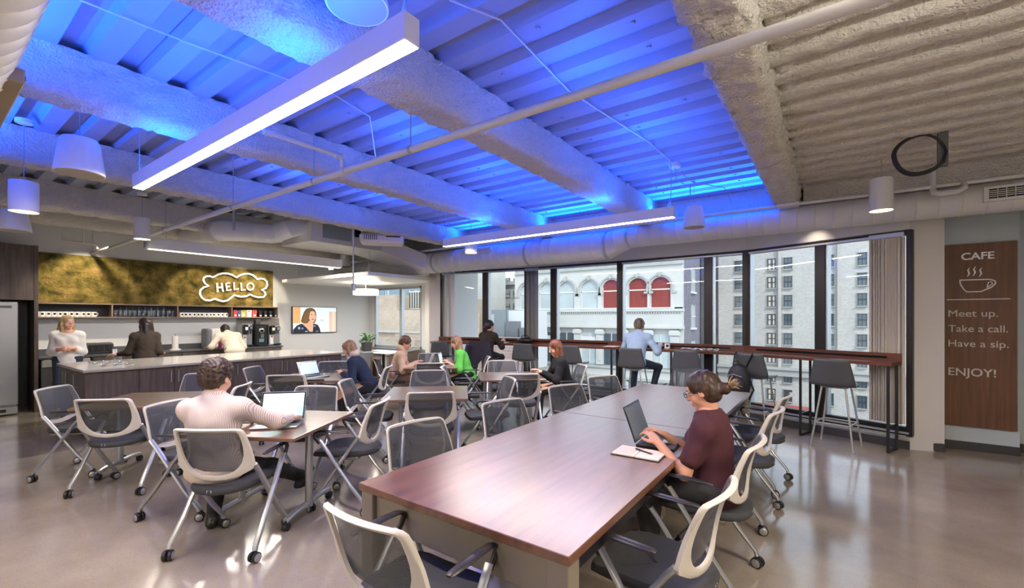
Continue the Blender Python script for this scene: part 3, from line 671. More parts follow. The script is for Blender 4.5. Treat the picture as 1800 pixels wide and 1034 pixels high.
def chair_proto():
    t = empty('nesting_chair', 'x', 'chair')
    n = 34; ro = interp_poly(OUTR, n); ri = interp_poly(INR, n)
    # closed contours (right then mirrored)
    O = ro+[(-x, z) for x, z in reversed(ro[1:-1])]; I = ri+[(-x, z) for x, z in reversed(ri[1:-1])]
    N = len(O); b = MB(); vs = []; fs = []
    for (x, z) in O: vs.append((x, back_y(x, z)-.012, z))
    for (x, z), (x2, z2) in zip(O, I): vs.append((x+(x2-x)*.3, back_y(x, z)-.022, z+(z2-z)*.3))
    for (x, z) in I: vs.append((x, back_y(x, z)-.014, z))
    for (x, z) in I: vs.append((x, back_y(x, z)+.004, z))
    for (x, z) in O: vs.append((x, back_y(x, z)+.006, z))
    for r in range(5):
        q = (r+1) % 5
        for k in range(N): l = (k+1) % N; fs.append((r*N+k, r*N+l, q*N+l, q*N+k))
    b.add(vs, fs); obj('back_frame', b, M_frame, t, smooth=50, fix=True)
    b = MB(); M = [(x*.97, .70+(z-.70)*.965) for x, z in O]; NZ_ = 18; rows_ = []
    def xr_at(z):
        best = 0
        for (x1, z1), (x2, z2) in zip(ro, ro[1:]):
            if min(z1, z2) <= z <= max(z1, z2) and abs(z1-z2) > 1e-9: best = max(best, x1+(x2-x1)*(z-z1)/(z2-z1))
        return best
    def fn(u, v):
        z = .575+(.874-.575)*v; w_ = xr_at(z)*.965 if v < .99 else .205; x = (u*2-1)*w_; return (x, back_y(x, z)+.011+.004*math.cos((u-.5)*PI), z)
    b.grid(12, NZ_, fn); obj('mesh_back', b, M_mesh, t, smooth=60)
    # seat
    so_ = [(0, .245), (.17, .24), (.215, .215), (.228, .12), (.228, -.02), (.215, -.12), (.175, -.20), (.11, -.25), (0, -.268)]
    R_ = interp_poly(so_, 17); Sx = R_+[(-x, y) for x, y in reversed(R_[1:-1])]; N = len(Sx); b = MB()
    rings = [(.97, .437), (1.0, .447), (1.0, .468), (.965, .482), (.7, .484), (.35, .478), (.02, .475)]
    vs = [(x*s, y*s, z+(.012*(abs(x*s)/.23)**2)-(.012*max(0, (y-.12)/.12) if z > .44 else 0)) for s, z in rings for x, y in Sx]; fs = []
    for r in range(len(rings)-1):
        for k in range(N): l = (k+1) % N; fs.append((r*N+k, r*N+l, (r+1)*N+l, (r+1)*N+k))
    fs.append(tuple(range(N-1, -1, -1))); b.add(vs, fs); st = obj('seat', b, M_seat, t, smooth=50, fix=True)
    b = MB(); b.box((0, -.262, .462), (.035, .008, .02), None, .002); tg = obj('seat_tag', b, M_silver, st)
    # underframe
    b = MB(); b.tube([(-.235, -.03, .445), (.235, -.03, .445)], .013, 8); b.tube([(-.2, .1, .435), (.2, .1, .435), (.2, -.15, .435), (-.2, -.15, .435)], .011, 6, closed=True); obj('under_frame', b, M_silverd, t)
    # legs
    castm = None
    def caster(parent, loc, rz):
        nonlocal castm
        if castm is None:
            b = MB()
            for s in (-1, 1):
                b.mi = 0; b.lathe([(.008, s*.006), (.030, s*.006), (.034, s*.010), (.034, s*.024), (.030, s*.028), (.026, s*.0285)], (0, 0, .034), 18, 'X')
                b.mi = 1; b.lathe([(.0262, s*.029), (.024, s*.031), (.004, s*.032)], (0, 0, .034), 16, 'X')
            b.mi = 0; b.cyl((0, 0, .035), (0, .012, .085), .010, n=8)
            castm = b.mesh('caster', [M_blackp, M_silver], 40)
        o = bpy.data.objects.new('caster', castm); COL.objects.link(o); o.parent = parent; o.location = loc; o.rotation_euler = (0, 0, rz)
    for s in (-1, 1):
        b = MB(); b.tube([(s*.252, -.185, .625), (s*.250, -.14, .57), (s*.243, .10, .235), (s*.238, .215, .10), (s*.238, .222, .075)], .015, 8, ry=.022); l = obj('leg', b, M_silver, t); caster(l, (s*.238, .226, 0), s*.5)
        b = MB(); b.tube([(s*.272, .135, .600), (s*.275, .10, .555), (s*.282, -.12, .24), (s*.29, -.235, .10), (s*.29, -.24, .075)], .013, 8, ry=.020); l = obj('leg', b, M_silver, t); caster(l, (s*.29, -.245, 0), -s*.3)
        b = MB(); st_ = [(-.115, .668, .004, .012), (-.10, .670, .009, .019), (-.02, .672, .010, .023), (.08, .674, .010, .024), (.14, .672, .010, .021), (.172, .660, .011, .016), (.180, .640, .012, .014), (.165, .61, .013, .013), (.135, .575, .014, .013)]
        vs = []; m_ = 10
        for q, (y, z, th, wd) in enumerate(st_):
            y0, z0 = st_[max(0, q-1)][:2]; y1, z1 = st_[min(len(st_)-1, q+1)][:2]; tv_ = Vector((0, y1-y0, z1-z0)).normalized(); nv = Vector((0, -tv_.z, tv_.y))
            for k in range(m_): a = 2*PI*k/m_; vs.append(Vector((s*.276+math.cos(a)*wd, y, z))+nv*(math.sin(a)*th))
        fs = [(q*m_+k, q*m_+(k+1) % m_, (q+1)*m_+(k+1) % m_, (q+1)*m_+k) for q in range(len(st_)-1) for k in range(m_)]+[tuple(range(m_)), tuple((len(st_)-1)*m_+k for k in range(m_))]
        b.add(vs, fs); obj('armrest', b, M_armb, t, smooth=50, fix=True)
    return t
chair = chair_proto(); chair_used = False; CH = {}
def place_chair(key, x, y, deg, label, group):
    global chair_used
    rz = math.radians(deg)-PI/2
    if not chair_used: chair_used = True; o = chair; o.location = (x, y, 0); o.rotation_euler = (0, 0, rz); o['label'] = label; o['group'] = group
    else: o = dup(chair, (x, y, 0), rz, label, group)
    CH[key] = o; return o
G1, G2, G3, G4, G5 = 'chairs around the left front table', 'chairs around the striped shirt man\'s table', 'chairs around the navy hoodie woman\'s table', 'chairs around the middle empty table', 'chairs along the long table'
G6, G7 = 'chairs around the table by the red haired woman', 'chairs around the back table'
place_chair('1', -5.45, 1.28, 133, 'empty mesh back chair seen from behind, nearest chair of the left front table', G1)
place_chair('2', -6.36, 1.16, 47, 'empty mesh back chair farthest left, between left front table and island corner', G1)
place_chair('3', -6.40, 2.17, -42, 'empty mesh back chair facing the camera behind the left front table', G1)
place_chair('6', -5.40, 2.02, -133, 'empty mesh back chair just right of the striped shirt man\'s head', G1)
place_chair('5', -3.445, 1.417, 124, 'mesh back chair with the man in striped shirt sitting in it', G2)
place_chair('4', -4.36, 1.50, 30, 'empty mesh back chair partly hidden behind the striped shirt man\'s left shoulder', G2)
place_chair('8', -4.26, 2.36, -60, 'empty mesh back chair facing the camera behind the open silver laptop', G2)
place_chair('13', -3.43, 2.33, -147, 'empty mesh back chair at the right side of the striped shirt man\'s table', G2)
place_chair('7', -5.80, 3.08, 135, 'empty mesh back chair seen from behind, near side of navy hoodie woman\'s table', G3)
place_chair('9', -6.66, 3.22, 38, 'blue looking mesh back chair between the island and the navy hoodie woman\'s table', G3)
place_chair('10', -6.48, 4.05, -43, 'empty mesh back chair facing the camera behind the two clear glasses', G3)
place_chair('11', -5.60, 4.14, -140, 'mesh back chair with the woman in navy hoodie sitting in it', G3)
place_chair('12', -4.32, 3.20, 40, 'empty mesh back chair on the left side of the middle empty table', G4)
place_chair('14', -3.36, 3.24, 135, 'empty mesh back chair seen from behind, near side of the middle empty table', G4)
place_chair('15', -4.29, 4.08, -46, 'empty mesh back chair facing the camera, far side of middle empty table', G4)
place_chair('16', -3.30, 4.08, -128, 'empty mesh back chair edge on, right side of the middle empty table', G4)
place_chair('17a', -2.06, 2.07, -7, 'nearest chair along the left side of the long table', G5)
place_chair('17b', -2.05, 3.02, -12, 'second nearest chair along the left side of the long table', G5)
place_chair('17c', -2.05, 4.08, -20, 'third chair along the left side of the long table', G5)
place_chair('17d', -2.05, 4.98, -25, 'farthest chair along the left side of the long table', G5)
place_chair('18n', -3.43, 4.93, 133, 'empty mesh back chair seen from behind before the red haired woman\'s table', G6)
place_chair('18f', -4.35, 5.78, -50, 'empty mesh back chair facing the camera behind the red haired woman\'s table', G6)
place_chair('18l', -4.42, 4.90, 42, 'empty mesh back chair, left side of the red haired woman\'s table', G6)
place_chair('18r', -3.30, 5.95, -136, 'mesh back chair with the red haired woman in black sitting in it', G6)
place_chair('19n', -5.40, 5.20, 133, 'empty mesh back chair seen from behind, near side of the back table', G7)
place_chair('19f', -6.42, 6.16, -45, 'empty mesh back chair facing the camera, far side of the back table', G7)
place_chair('19l', -6.40, 5.20, 44, 'mesh back chair with brown jacket under the person in beige hoodie', G7)
place_chair('19r', -5.37, 6.22, -138, 'mesh back chair with the woman in green top sitting in it', G7)
place_chair('R1', -.66, 2.05, 176, 'empty mesh back chair nearest the camera on the long table\'s right side', G5)
place_chair('R2', -.64, 2.95, 178, 'mesh back chair with the woman in burgundy shirt sitting in it', G5)
place_chair('R3', -.63, 4.05, 175, 'empty mesh back chair right behind the burgundy shirt woman at the long table', G5)
place_chair('R4', -.62, 4.88, 174, 'empty mesh back chair farthest on the long table\'s right side', G5)
place_chair('21', -1.40, 1.27, 92, 'empty mesh back chair at the long table\'s near end, nearest the camera', G5)
dch = place_chair('end', -1.62, 6.28, -88, 'dark framed mesh back chair at the far end of the long table', G5)
for ch in dch.children:
    if ch.name.startswith('back_frame'): ch.data = ch.data.copy(); ch.data.materials[0] = M_blackp

# square tables
def table_proto():
    t = empty('square_table', 'x', 'table'); b = MB(); b.box((0, 0, .726), (.92, .92, .028), None, .004); obj('tabletop', b, M_walnut2, t)
    b = MB(); b.box((0, 0, .695), (.7, .06, .03)); obj('rail', b, M_blackp, t)
    for s in (-1, 1):
        b = MB(); b.tube([(s*.30, 0, .06), (s*.30, 0, .70)], .03, 12); b.box((s*.30, 0, .69), (.06, .5, .03), None, .005); l = obj('leg', b, M_silver, t)
        b = MB(); b.tube([(s*.30, -.31, .075), (s*.30, -.2, .09), (s*.30, .2, .09), (s*.30, .31, .075)], .022, 8); obj('foot_beam', b, M_silver, l)
        for q in (-1, 1):
            b = MB(); b.lathe([(.008, -.022), (.030, -.020), (.030, .020), (.008, .022)], (s*.30, q*.305, .030), 16, 'X'); b.cyl((s*.30, q*.305, .03), (s*.30, q*.305, .075), .01, n=8); obj('caster', b, M_blackp, l)
    return t
tp = table_proto(); tables = [(-5.87, 1.60, 45, 'empty square walnut table at the far left in front of the island'), (-3.74, 1.84, 29, 'square walnut table with the striped shirt man\'s open laptop and a glass on it'),
 (-6.12, 3.60, 45, 'square walnut table with the navy hoodie woman\'s laptop in front of the island doors'), (-3.79, 3.60, 42, 'empty square table in the middle of the room, top bright with window light'),
 (-3.89, 5.36, 42, 'square table where the red haired woman sits, with one tall glass'), (-5.90, 5.70, 44, 'square back table shared by the beige hoodie and green top people')]
for i, (x, y, a, lb_) in enumerate(tables):
    o = tp if i == 0 else dup(tp); o.location = (x, y, 0); o.rotation_euler = (0, 0, math.radians(a)); o['label'] = lb_; o['group'] = 'square flip top tables'
# long conference table
lt = empty('long_table', 'long walnut conference table of two joined tops in the right foreground', 'table', (-1.385, 3.58, 0))
for y0, y1 in ((-2.165, -.003), (.003, 2.165)):
    b = MB(); b.bx(-.62, .62, y0, y1, .702, .74, .003); obj('tabletop', b, M_walnut, lt)
for sx in (-1, 1):
    for y in (-2.11, 2.11):
        b = MB(); b.bx(sx*.61-.09*(sx > 0), sx*.61+.09*(sx < 0), y-.045, y+.045, 0, .702, .004); obj('leg', b, M_metpost, lt)
for s in (-1, 1):
    b = MB(); b.bx(-.52, .52, s*2.11-.02, s*2.11+.02, .53, .70, .003); obj('end_apron', b, M_metpost, lt)
    b = MB(); b.bx(s*.565-.015, s*.565+.015, -2.06, 2.06, .615, .70); obj('side_rail', b, M_blackp, lt)
b = MB(); b.bx(-.3, .3, -.05, .05, 0, .7, .01); obj('center_leg', b, M_metpost, lt)

# ================================================================ BAR ALONG THE WINDOWS
DB, DF = .05, .42
NRM = []
for i in range(4): d = (FV[i+1]-FV[i]).normalized(); NRM.append(Vector((d.y, -d.x, 0)))
def offs(i, t, dist): A, B = FV[i], FV[i+1]; return A+(B-A)*t+NRM[i]*dist
def corner(k, dist):
    if k == 0: return FV[0]+NRM[0]*dist+(FV[1]-FV[0]).normalized()*-.05
    if k == 4: return FV[4]+NRM[3]*dist+(FV[3]-FV[4]).normalized()*.06
    n = (NRM[k-1]+NRM[k]).normalized(); return FV[k]+n*(dist/n.dot(NRM[k]))
bar = empty('window_bar', 'long walnut standing height bar on black frames running along the window wall', 'bar counter', FV[2])
inv = Vector(FV[2])
for i in range(4):
    g = .0015; A0, A1, B1, B0 = corner(i, DB), corner(i, DF), corner(i+1, DF), corner(i+1, DB); dd = (FV[i+1]-FV[i]).normalized()*g
    q = [A0+dd, A1+dd, B1-dd, B0-dd]; d = FV[i+1]-FV[i]; an = math.atan2(d.y, d.x); R = Matrix.Rotation(-an, 3, 'Z')
    ql = [R@(p-inv) for p in q]; b = MB(); b.prism([(p.x, p.y) for p in ql], 1.03, 1.07); o = obj('bar_top', b, M_redwood, bar, fix=True); o.rotation_euler = (0, 0, an)
    A2, B2 = corner(i, DB+.035), corner(i+1, DB+.035); q = [R@(p-inv) for p in (A0+dd, A2+dd, B2-dd, B0-dd)]
    b = MB(); b.prism([(p.x, p.y) for p in q], 1.07, 1.165); o = obj('back_board', b, M_redwood, bar, fix=True); o.rotation_euler = (0, 0, an)
    for (ta, tb_) in ((.10, .9),):
        L = d.length; m_ = R@(offs(i, ta, DB+.038)-inv); m2 = R@(offs(i, tb_, DB+.038)-inv)
        b = MB(); b.bx(m_.x, m2.x, m_.y-.004, m_.y+.003, 1.10, 1.125); o = obj('power_slot', b, M_blk, bar); o.rotation_euler = (0, 0, an)
def barleg(i, px):
    t = tpx_off(i, px, DF-.03); a = offs(i, t, DF-.03)-inv; c = offs(i, t, DB+.05)-inv
    b = MB(); r = .012
    b.tube([a+Vector((0, 0, .012)), a+Vector((0, 0, 1.03))], .022, 4, rot=.5, up=(1, 0, 0)); b.tube([c+Vector((0, 0, .012)), c+Vector((0, 0, 1.03))], .022, 4, rot=.5, up=(1, 0, 0))
    b.tube([a+Vector((0, 0, .014)), c+Vector((0, 0, .014))], .018, 4, rot=.5); b.tube([a+Vector((0, 0, .3)), c+Vector((0, 0, .3))], .012, 4, rot=.5); obj('leg_frame', b, M_black, bar)
def tpx_off(i, px, dist):
    u = (px-900)/781; dx = fw[0]+rt[0]*u; dy = fw[1]+rt[1]*u; A = FV[i]+NRM[i]*dist; d = FV[i+1]-FV[i]
    return (A.x*dy-A.y*dx)/(d.y*dx-d.x*dy)
for i, px in ((3, 1561), (3, 1407), (2, 1180), (1, 1075), (1, 985), (0, 922), (0, 837), (0, 784)): barleg(i, px)

# bar stools
M_stool = mat('dark_grey_shell', '4b4d4e', .5)
def stool_proto():
    t = empty('bar_stool', 'x', 'bar stool'); b = MB()
    def fn(u, v):    # v 0..1 : seat front -> rear -> up the back
        s = u*2-1
        if v < .45: k = v/.45; y = .20-.36*k; z = .765-.012*math.sin(k*PI); w_ = .20+.025*k
        elif v < .62: k = (v-.45)/.17; a = k*PI/2*.93; y = -.16-.055*math.sin(a); z = .765+.055*(1-math.cos(a)); w_ = .225+.01*k
        else: k = (v-.62)/.38; y = -.215-.035*k; z = .82+.28*k; w_ = .235-.055*k
        z2 = z+(.02*s*s if v < .5 else 0); y2 = y+(.035*s*s if v >= .5 else 0)
        return (s*w_, y2, z2)
    b.grid(12, 26, fn); k = len(b.v)
    def fn2(u, v): p = Vector(fn(1-u, v)); return p+(Vector((0, 0, -.014)) if v < .5 else Vector((0, -.014, -.004)))
    b.grid(12, 26, fn2)
    b2 = MB(); nx, ny = 12, 26
    def ring(u, v): return 0
    # rim
    per = [(i/nx, 0) for i in range(nx)]+[(1, j/ny) for j in range(ny)]+[(1-i/nx, 1) for i in range(nx)]+[(0, 1-j/ny) for j in range(ny)]
    vs = []; fs = []
    for (u, v) in per: vs.append(fn(u, v)); vs.append(fn2(1-u, v))
    n = len(per)
    for q in range(n): r = (q+1) % n; fs.append((2*q, 2*q+1, 2*r+1, 2*r))
    b.add(vs, fs)
    me = b.mesh('shell', M_stool, 50); bb = bmesh.new(); bb.from_mesh(me); bmesh.ops.remove_doubles(bb, verts=bb.verts, dist=.0005); bmesh.ops.recalc_face_normals(bb, faces=bb.faces); bb.to_mesh(me); bb.free(); obj('seat_shell', me, None, t)
    b = MB(); b.tube([(-.13, -.13, .748), (.13, -.13, .748), (.13, .14, .748), (-.13, .14, .748)], .011, 8, closed=True); obj('under_frame', b, M_silver, t)
    for sx in (-1, 1):
        for sy in (-1, 1):
            y0 = .13 if sy > 0 else -.12
            b = MB(); b.tube([(sx*.12, y0, .75), (sx*.215, sy*.215, .012)], .0115, 8); b.lathe([(.013, 0), (.013, .014)], (sx*.216, sy*.216, 0), 10); obj('leg', b, M_silver, t)
    k = (.75-.30)/.738; xx = .12+.095*k; ya, yb = .13+.085*k, -.12-.095*k
    b = MB(); b.tube([(-xx, ya, .30), (xx, ya, .30), (xx, yb, .30), (-xx, yb, .30)], .009, 8, closed=True); obj('footrest', b, M_silver, t)
    return t
sp = stool_proto(); ST = []
for k, (i, px, lb_) in enumerate([(0, 781, 'dark grey bar stool at the left end of the window bar, behind green top woman'), (0, 858, 'dark grey bar stool where the ponytail woman sits with a coat over its back'), (0, 925, 'empty dark grey bar stool in front of the black bag'),
        (1, 1011, 'empty dark grey bar stool right of the red haired woman'), (2, 1119, 'dark grey bar stool where the man in light blue shirt sits'), (2, 1214, 'empty dark grey bar stool before the white charging cables'),
        (3, 1330, 'dark grey bar stool with a black backpack hung on its back'), (3, 1470, 'empty dark grey bar stool at the right end of the window bar')]):
    t = tpx_off(i, px, .56); p = offs(i, t, .56+(.06 if k in (1, 4) else 0)); n = -NRM[i]; rz = math.atan2(n.y, n.x)-PI/2+(.12 if k == 7 else (-.05 if k % 2 else .06))
    o = sp if k == 0 else dup(sp); o.location = p; o.rotation_euler = (0, 0, rz); o['label'] = lb_; o['group'] = 'bar stools along the window bar'; ST.append(o)

# ================================================================ KITCHEN
def yat(px, X): return PXw(px, 559, X).y
IX0, IX1, IY0, IY1 = -9.45, -7.86, 1.42, 5.20
isl = empty('kitchen_island', 'long kitchen island with grey brown doors and pale stone top', 'counter', ((IX0+IX1)/2, (IY0+IY1)/2, 0)); io = Vector(isl.location)
def ib(name, x0, x1, y0, y1, z0, z1, m, bev=0, par=None):
    b = MB(); b.bx(x0-io.x, x1-io.x, y0-io.y, y1-io.y, z0, z1, bev); return obj(name, b, m, par or isl)
ib('body', IX0+.04, IX1-.06, IY0+.05, IY1-.04, .08, .88, M_lamgrey); ib('toe_kick', IX0+.1, IX1-.12, IY0+.1, IY1-.08, 0, .08, M_base)
ib('stone_top', IX0, IX1+.02, IY0, IY1+.02, .885, .92, M_stone, .004)
ys = [IY0+.03]+[yat(p, IX1-.04) for p in (244.5, 306.5, 363, 411, 456, 498.6, 535.5, 572.6)]+[IY1-.02]
for k in range(len(ys)-1):
    d_ = ib('door_panel', IX1-.06, IX1-.038, ys[k]+.002, ys[k+1]-.002, .09, .88, M_lamgrey, .002)
    hy = None
    if k in (1, 3, 5, 7): hy = ys[k+1]-.045
    if k in (2, 4, 6, 8): hy = ys[k]+.045
    if hy:
        b = MB(); b.tube([(IX1-.038-io.x, hy-io.y, .83), (IX1-.005-io.x, hy-io.y, .83), (IX1-.005-io.x, hy-io.y, .66), (IX1-.038-io.x, hy-io.y, .66)], .006, 6); obj('handle', b, M_steel, d_)
for (xa_, xb_, hz) in ((IX0+.05, -8.9, 0), (-8.895, -8.35, 0), (-8.345, IX1-.065, 1)):
    d_ = ib('end_panel', xa_, xb_-.004, IY0+.03, IY0+.052, .09, .88, M_lamgrey, .002)
    for hx in ((xb_-.1,) if xa_ < -9 else ((xa_+.08,) if hz == 0 else (xb_-.42,))):
        b = MB(); b.tube([(hx-io.x, IY0+.03-io.y, .83), (hx-io.x, IY0-.005-io.y, .83), (hx-io.x, IY0-.005-io.y, .66), (hx-io.x, IY0+.03-io.y, .66)], .006, 6); obj('handle', b, M_steel, d_)
# back counter
BX = -10.98
bc = empty('back_counter', 'kitchen counter run with dark top below the open shelf', 'counter', (-11.3, 3.5, 0)); io = Vector(bc.location)
y_end = 5.6; y_st = 1.44
def cb(name, x0, x1, y0, y1, z0, z1, m, bev=0, par=None):
    b = MB(); b.bx(x0-io.x, x1-io.x, y0-io.y, y1-io.y, z0, z1, bev); return obj(name, b, m, par or bc)
cb('body', XL+.01, BX-.04, 2.12, y_end-.02, .1, .88, M_lamgrey); cb('worktop', XL+.01, BX, y_st, y_end, .885, .92, M_ctr, .003)
cb('upstand', XL+.005, XL+.03, y_st, y_end-.05, .92, 1.03, M_ctr)
for k in range(5): d_ = cb('door_panel', BX-.04, BX-.02, 2.13+k*.69, 2.81+k*.69, .1, .875, M_lamgrey, .002)
b = MB(); b.bx(XL, XL+.004, y_st, 5.55, 1.03, 1.6); struct('wall_splashback', b, M_splash)
dwr = empty('dishwasher', 'stainless steel dishwasher with a red and white magnet left of the island', 'dishwasher', (-11.3, 1.78, 0)); 
b = MB(); b.bx(-.3, .285, -.31, .31, .12, .86); obj('body', b, M_steel, dwr)
b = MB(); b.bx(.286, .32, -.305, .305, .14, .74, .004); obj('door', b, mat('dark_steel', '6d6764', .35, metal=.6), dwr)
b = MB(); b.bx(.286, .33, -.305, .305, .745, .87, .004); obj('control_panel', b, mat('panel_steel', 'b9b5ae', .35, metal=.4), dwr)
b = MB(); b.bx(.322, .328, .02, .3, .60, .66); mg = obj('magnet_strip', b, M_white, dwr); b = MB(); b.bx(.3285, .331, .05, .2, .61, .65); obj('red_label', b, mat('magnet_red', 'b5382f', .5), mg)
b = MB(); b.bx(-.25, .24, -.3, .3, 0, .11); obj('plinth', b, M_blackp, dwr)
# fridge with tall surround
fr = empty('refrigerator', 'tall stainless steel refrigerator at the left edge', 'refrigerator', (-11.25, .72, 0))
b = MB(); b.bx(-.38, .30, -.47, .46, .14, 1.86, .01); obj('body', b, M_steel, fr)
b = MB(); b.bx(.305, .37, -.47, .47, .17, 1.86, .012); d_ = obj('door', b, M_steel, fr)
b = MB(); b.bx(.371, .376, .24, .40, 1.76, 1.80); obj('badge', b, mat('badge_grey', '5a5d60', .4), d_)
b = MB(); b.tube([(.38, -.40, .7), (.42, -.40, .74), (.42, -.40, 1.5), (.38, -.40, 1.54)], .012, 8); obj('handle', b, M_steel, d_)
b = MB(); b.bx(.25, .345, -.47, .47, .02, .15, .01); g_ = obj('kick_grille', b, M_steel, fr)
b = MB(); b.bx(.346, .349, .0, .34, .06, .11); obj('vent', b, M_blackp, g_)
cu = empty('tall_cabinet', 'grey brown laminate surround and upper cabinet around the refrigerator', 'cabinet', (-11.3, .7, 0))
b = MB(); b.bx(-.34, .34, .68, .73, 0, 2.83, .002); obj('side_panel', b, M_lamgrey, cu)
b = MB(); b.bx(-.34, .34, -.6, -.55, 0, 2.83, .002); obj('side_panel', b, M_lamgrey, cu)
b = MB(); b.bx(-.34, .30, -.55, .68, 1.90, 2.83); ub = obj('upper_cabinet', b, M_lamgrey, cu)
for y0, y1 in ((-.548, .062), (.068, .678)): b = MB(); b.bx(.30, .335, y0, y1, 1.90, 2.825, .002); obj('door', b, M_lamgrey, ub)
b = MB(); b.tube([(.2, .6, .1), (.24, .6, .5), (.22, .6, 1.0), (.26, .6, 1.4), (.2, .61, 1.85)], .008, 6); tag(obj('power_cable', b, M_blackp, loc=(-11.3, .7, 0)), 'black cable hanging in the dark gap beside the refrigerator', 'cable')
b = MB(); b.bx(-.34, -.30, .47, .68, 0, 1.9); obj('back_panel', b, M_blackp, cu)
# moss wall
MX = XL+.02; my0, my1 = 1.45, yat(480.5, XL+.06)
b = MB()
def fn(u, v):
    y = my0+(my1-my0)*u; z = 1.885+(2.79-1.885)*v; e = min(u*25, (1-u)*25, v*6, (1-v)*6, 1)
    q = (3, y, z); r = NZ.noise(Vector((0, y*5, z*9))); k = NZ.ridged_multi_fractal(Vector((0, y*2.0, z*3.4)), 1.0, 2.1, 5, .9, 2.0)
    return (MX+.02+e*(.028*r+.022*k+.012*nz(q, 28)), y, z)
b.grid(330, 76, fn); mo = tag(obj('moss_panel', b, moss_mat(), smooth=180), 'long panel of olive gold preserved moss above the open shelf', 'moss wall')
# open shelf
sh = empty('open_shelf', 'long open wall shelf with dark back holding mugs and glasses', 'shelf', (XL, 1.44, 0)); se = yat(489, XL+.3)-1.44
M_shlf = wood('shelf_laminate', '7b675c', '9a8579', .45, (14, 1.2, 14)); M_shd = mat('shelf_dark', '3a3b3f', .6)
for z0, z1 in ((1.60, 1.62), (1.852, 1.875)): b = MB(); b.bx(.0, .30, 0, se, z0, z1, .002); obj('shelf_board', b, M_shlf, sh)
b = MB(); b.bx(.002, .01, 0, se, 1.62, 1.852); obj('back_panel', b, M_shd, sh)
SX = XL+.29
div = [0]+[yat(p, SX)-1.44 for p in (196, 311.5, 407)]+[se-.02]
for d_ in div: b = MB(); b.bx(.0, .298, d_, d_+.02, 1.62, 1.852); obj('divider', b, M_shlf, sh)
# mugs, glasses, boxes, jars
def mug_proto():
    t = empty('mug', 'white mug with black print, one of a row on the shelf', 'mug'); b = MB(); b.lathe([(.001, .004), (.036, .004), (.038, 0), (.040, .01), (.040, .095), (.037, .095), (.036, .012), (.001, .010)], n=20); obj('cup', b, M_white, t)
    b = MB(); b.tube([(0, .038, .078), (0, .062, .074), (0, .068, .05), (0, .058, .026), (0, .038, .022)], .005, 6); obj('handle', b, M_white, t)
    b = MB(); n = 6
    b.grid(6, 1, lambda u, v: (.0405*math.cos((u-.5)*.9), .0405*math.sin((u-.5)*.9), .035+.035*v)); obj('printed_mark', b, M_blk, t); return t
mp = mug_proto(); first = True; ROWL = []
ORD = ['first', 'second', 'third', 'fourth', 'fifth', 'sixth', 'seventh', 'eighth', 'ninth', 'tenth', 'eleventh', 'twelfth', 'thirteenth']
def relabel(fmt):
    for k, o in enumerate(ROWL): o['label'] = fmt % ORD[k]
    ROWL.clear()
def row(px0, px1, n, proto, x, z, group, zr=0):
    global first
    for k in range(n):
        px = px0+(px1-px0)*(k+.5)/n; X = XL+x; y = yat(px, X); o = proto if proto.get('_used') is None else dup(proto)
        proto['_used'] = 1; o['_used'] = 1; o.location = (X, y, z); o.rotation_euler = (0, 0, rnd.uniform(-.25, .25)+zr); o['group'] = group; ROWL.append(o)
row(58, 170, 11, mp, .2, 1.6205, 'white mugs on the shelf', .2); 
relabel('white mug with black print, %s from the left in the left shelf section')
row(315, 400, 12, mp, .2, 1.6205, 'white mugs on the shelf', .2)
relabel('white mug with black print, %s from the left in the third shelf section')
def glass_obj(nm, label, r, h, stemless=True, cat='glass'):
    b = MB(); b.lathe([(.001, .003), (r*.8, .003), (r*.86, 0), (r, h*.2), (r, h), (r*.93, h), (r*.92, h*.2), (r*.75, .012), (.001, .010)], n=20); o = obj(nm, b, M_drink, smooth=50); return tag(o, label, cat)
gp = glass_obj('drinking_glass', 'upturned clear glass on the second section of the shelf', .034, .13); row(199, 308, 13, gp, .22, 1.6205, 'clear glasses on the shelf'); relabel('upturned clear glass, %s from the left in the second shelf section')
gp2 = glass_obj('glass_bottle', 'slim clear bottle on the second section of the shelf, behind the glasses', .026, .2); 
me = MB(); me.lathe([(.001, .003), (.03, 0), (.032, .1), (.012, .16), (.012, .195), (.010, .195), (.010, .16), (.029, .1), (.027, .01), (.001, .01)], n=16); gp2.data = me.mesh('bottle', M_drink, 50); row(206, 304, 9, gp2, .12, 1.6205, 'clear bottles on the shelf'); relabel('slim clear bottle, %s from the left behind the upturned glasses')
for k, (px, w_, h, c, lb_) in enumerate([(412, 7, .16, 'c8423f', 'red tea box, first in the row at the right end of the shelf'), (418.5, 5, .15, '3d5fa0', 'blue tea box between the red and the yellow boxes'), (426, 9, .16, 'c3b25e', 'yellow green tea box on the shelf'),
        (436, 9, .165, 'e4ddcf', 'white tea box with red marks on the shelf'), (445.5, 8, .165, 'cf5048', 'red and white tea box before the black canisters')]):
    X = XL+.2; y = yat(px, X); wy = yat(px+w_/2, X)-yat(px-w_/2, X); b = MB(); b.bx(-.06, .06, -wy/2+.002, wy/2-.002, 0, h, .002); o = tag(obj('tea_box', b, mat('box_'+c, c, .6), loc=(X, y, 1.6205)), lb_, 'tea box', 'tea boxes on the shelf')
    b = MB(); b.bx(.061, .062, -wy*.25, wy*.25, .02, .06); obj('label_panel', b, M_paper, o); b = MB(); b.bx(.0605, .0615, -wy*.3, wy*.3, h-.035, h-.02); obj('label_strip', b, M_shd, o)
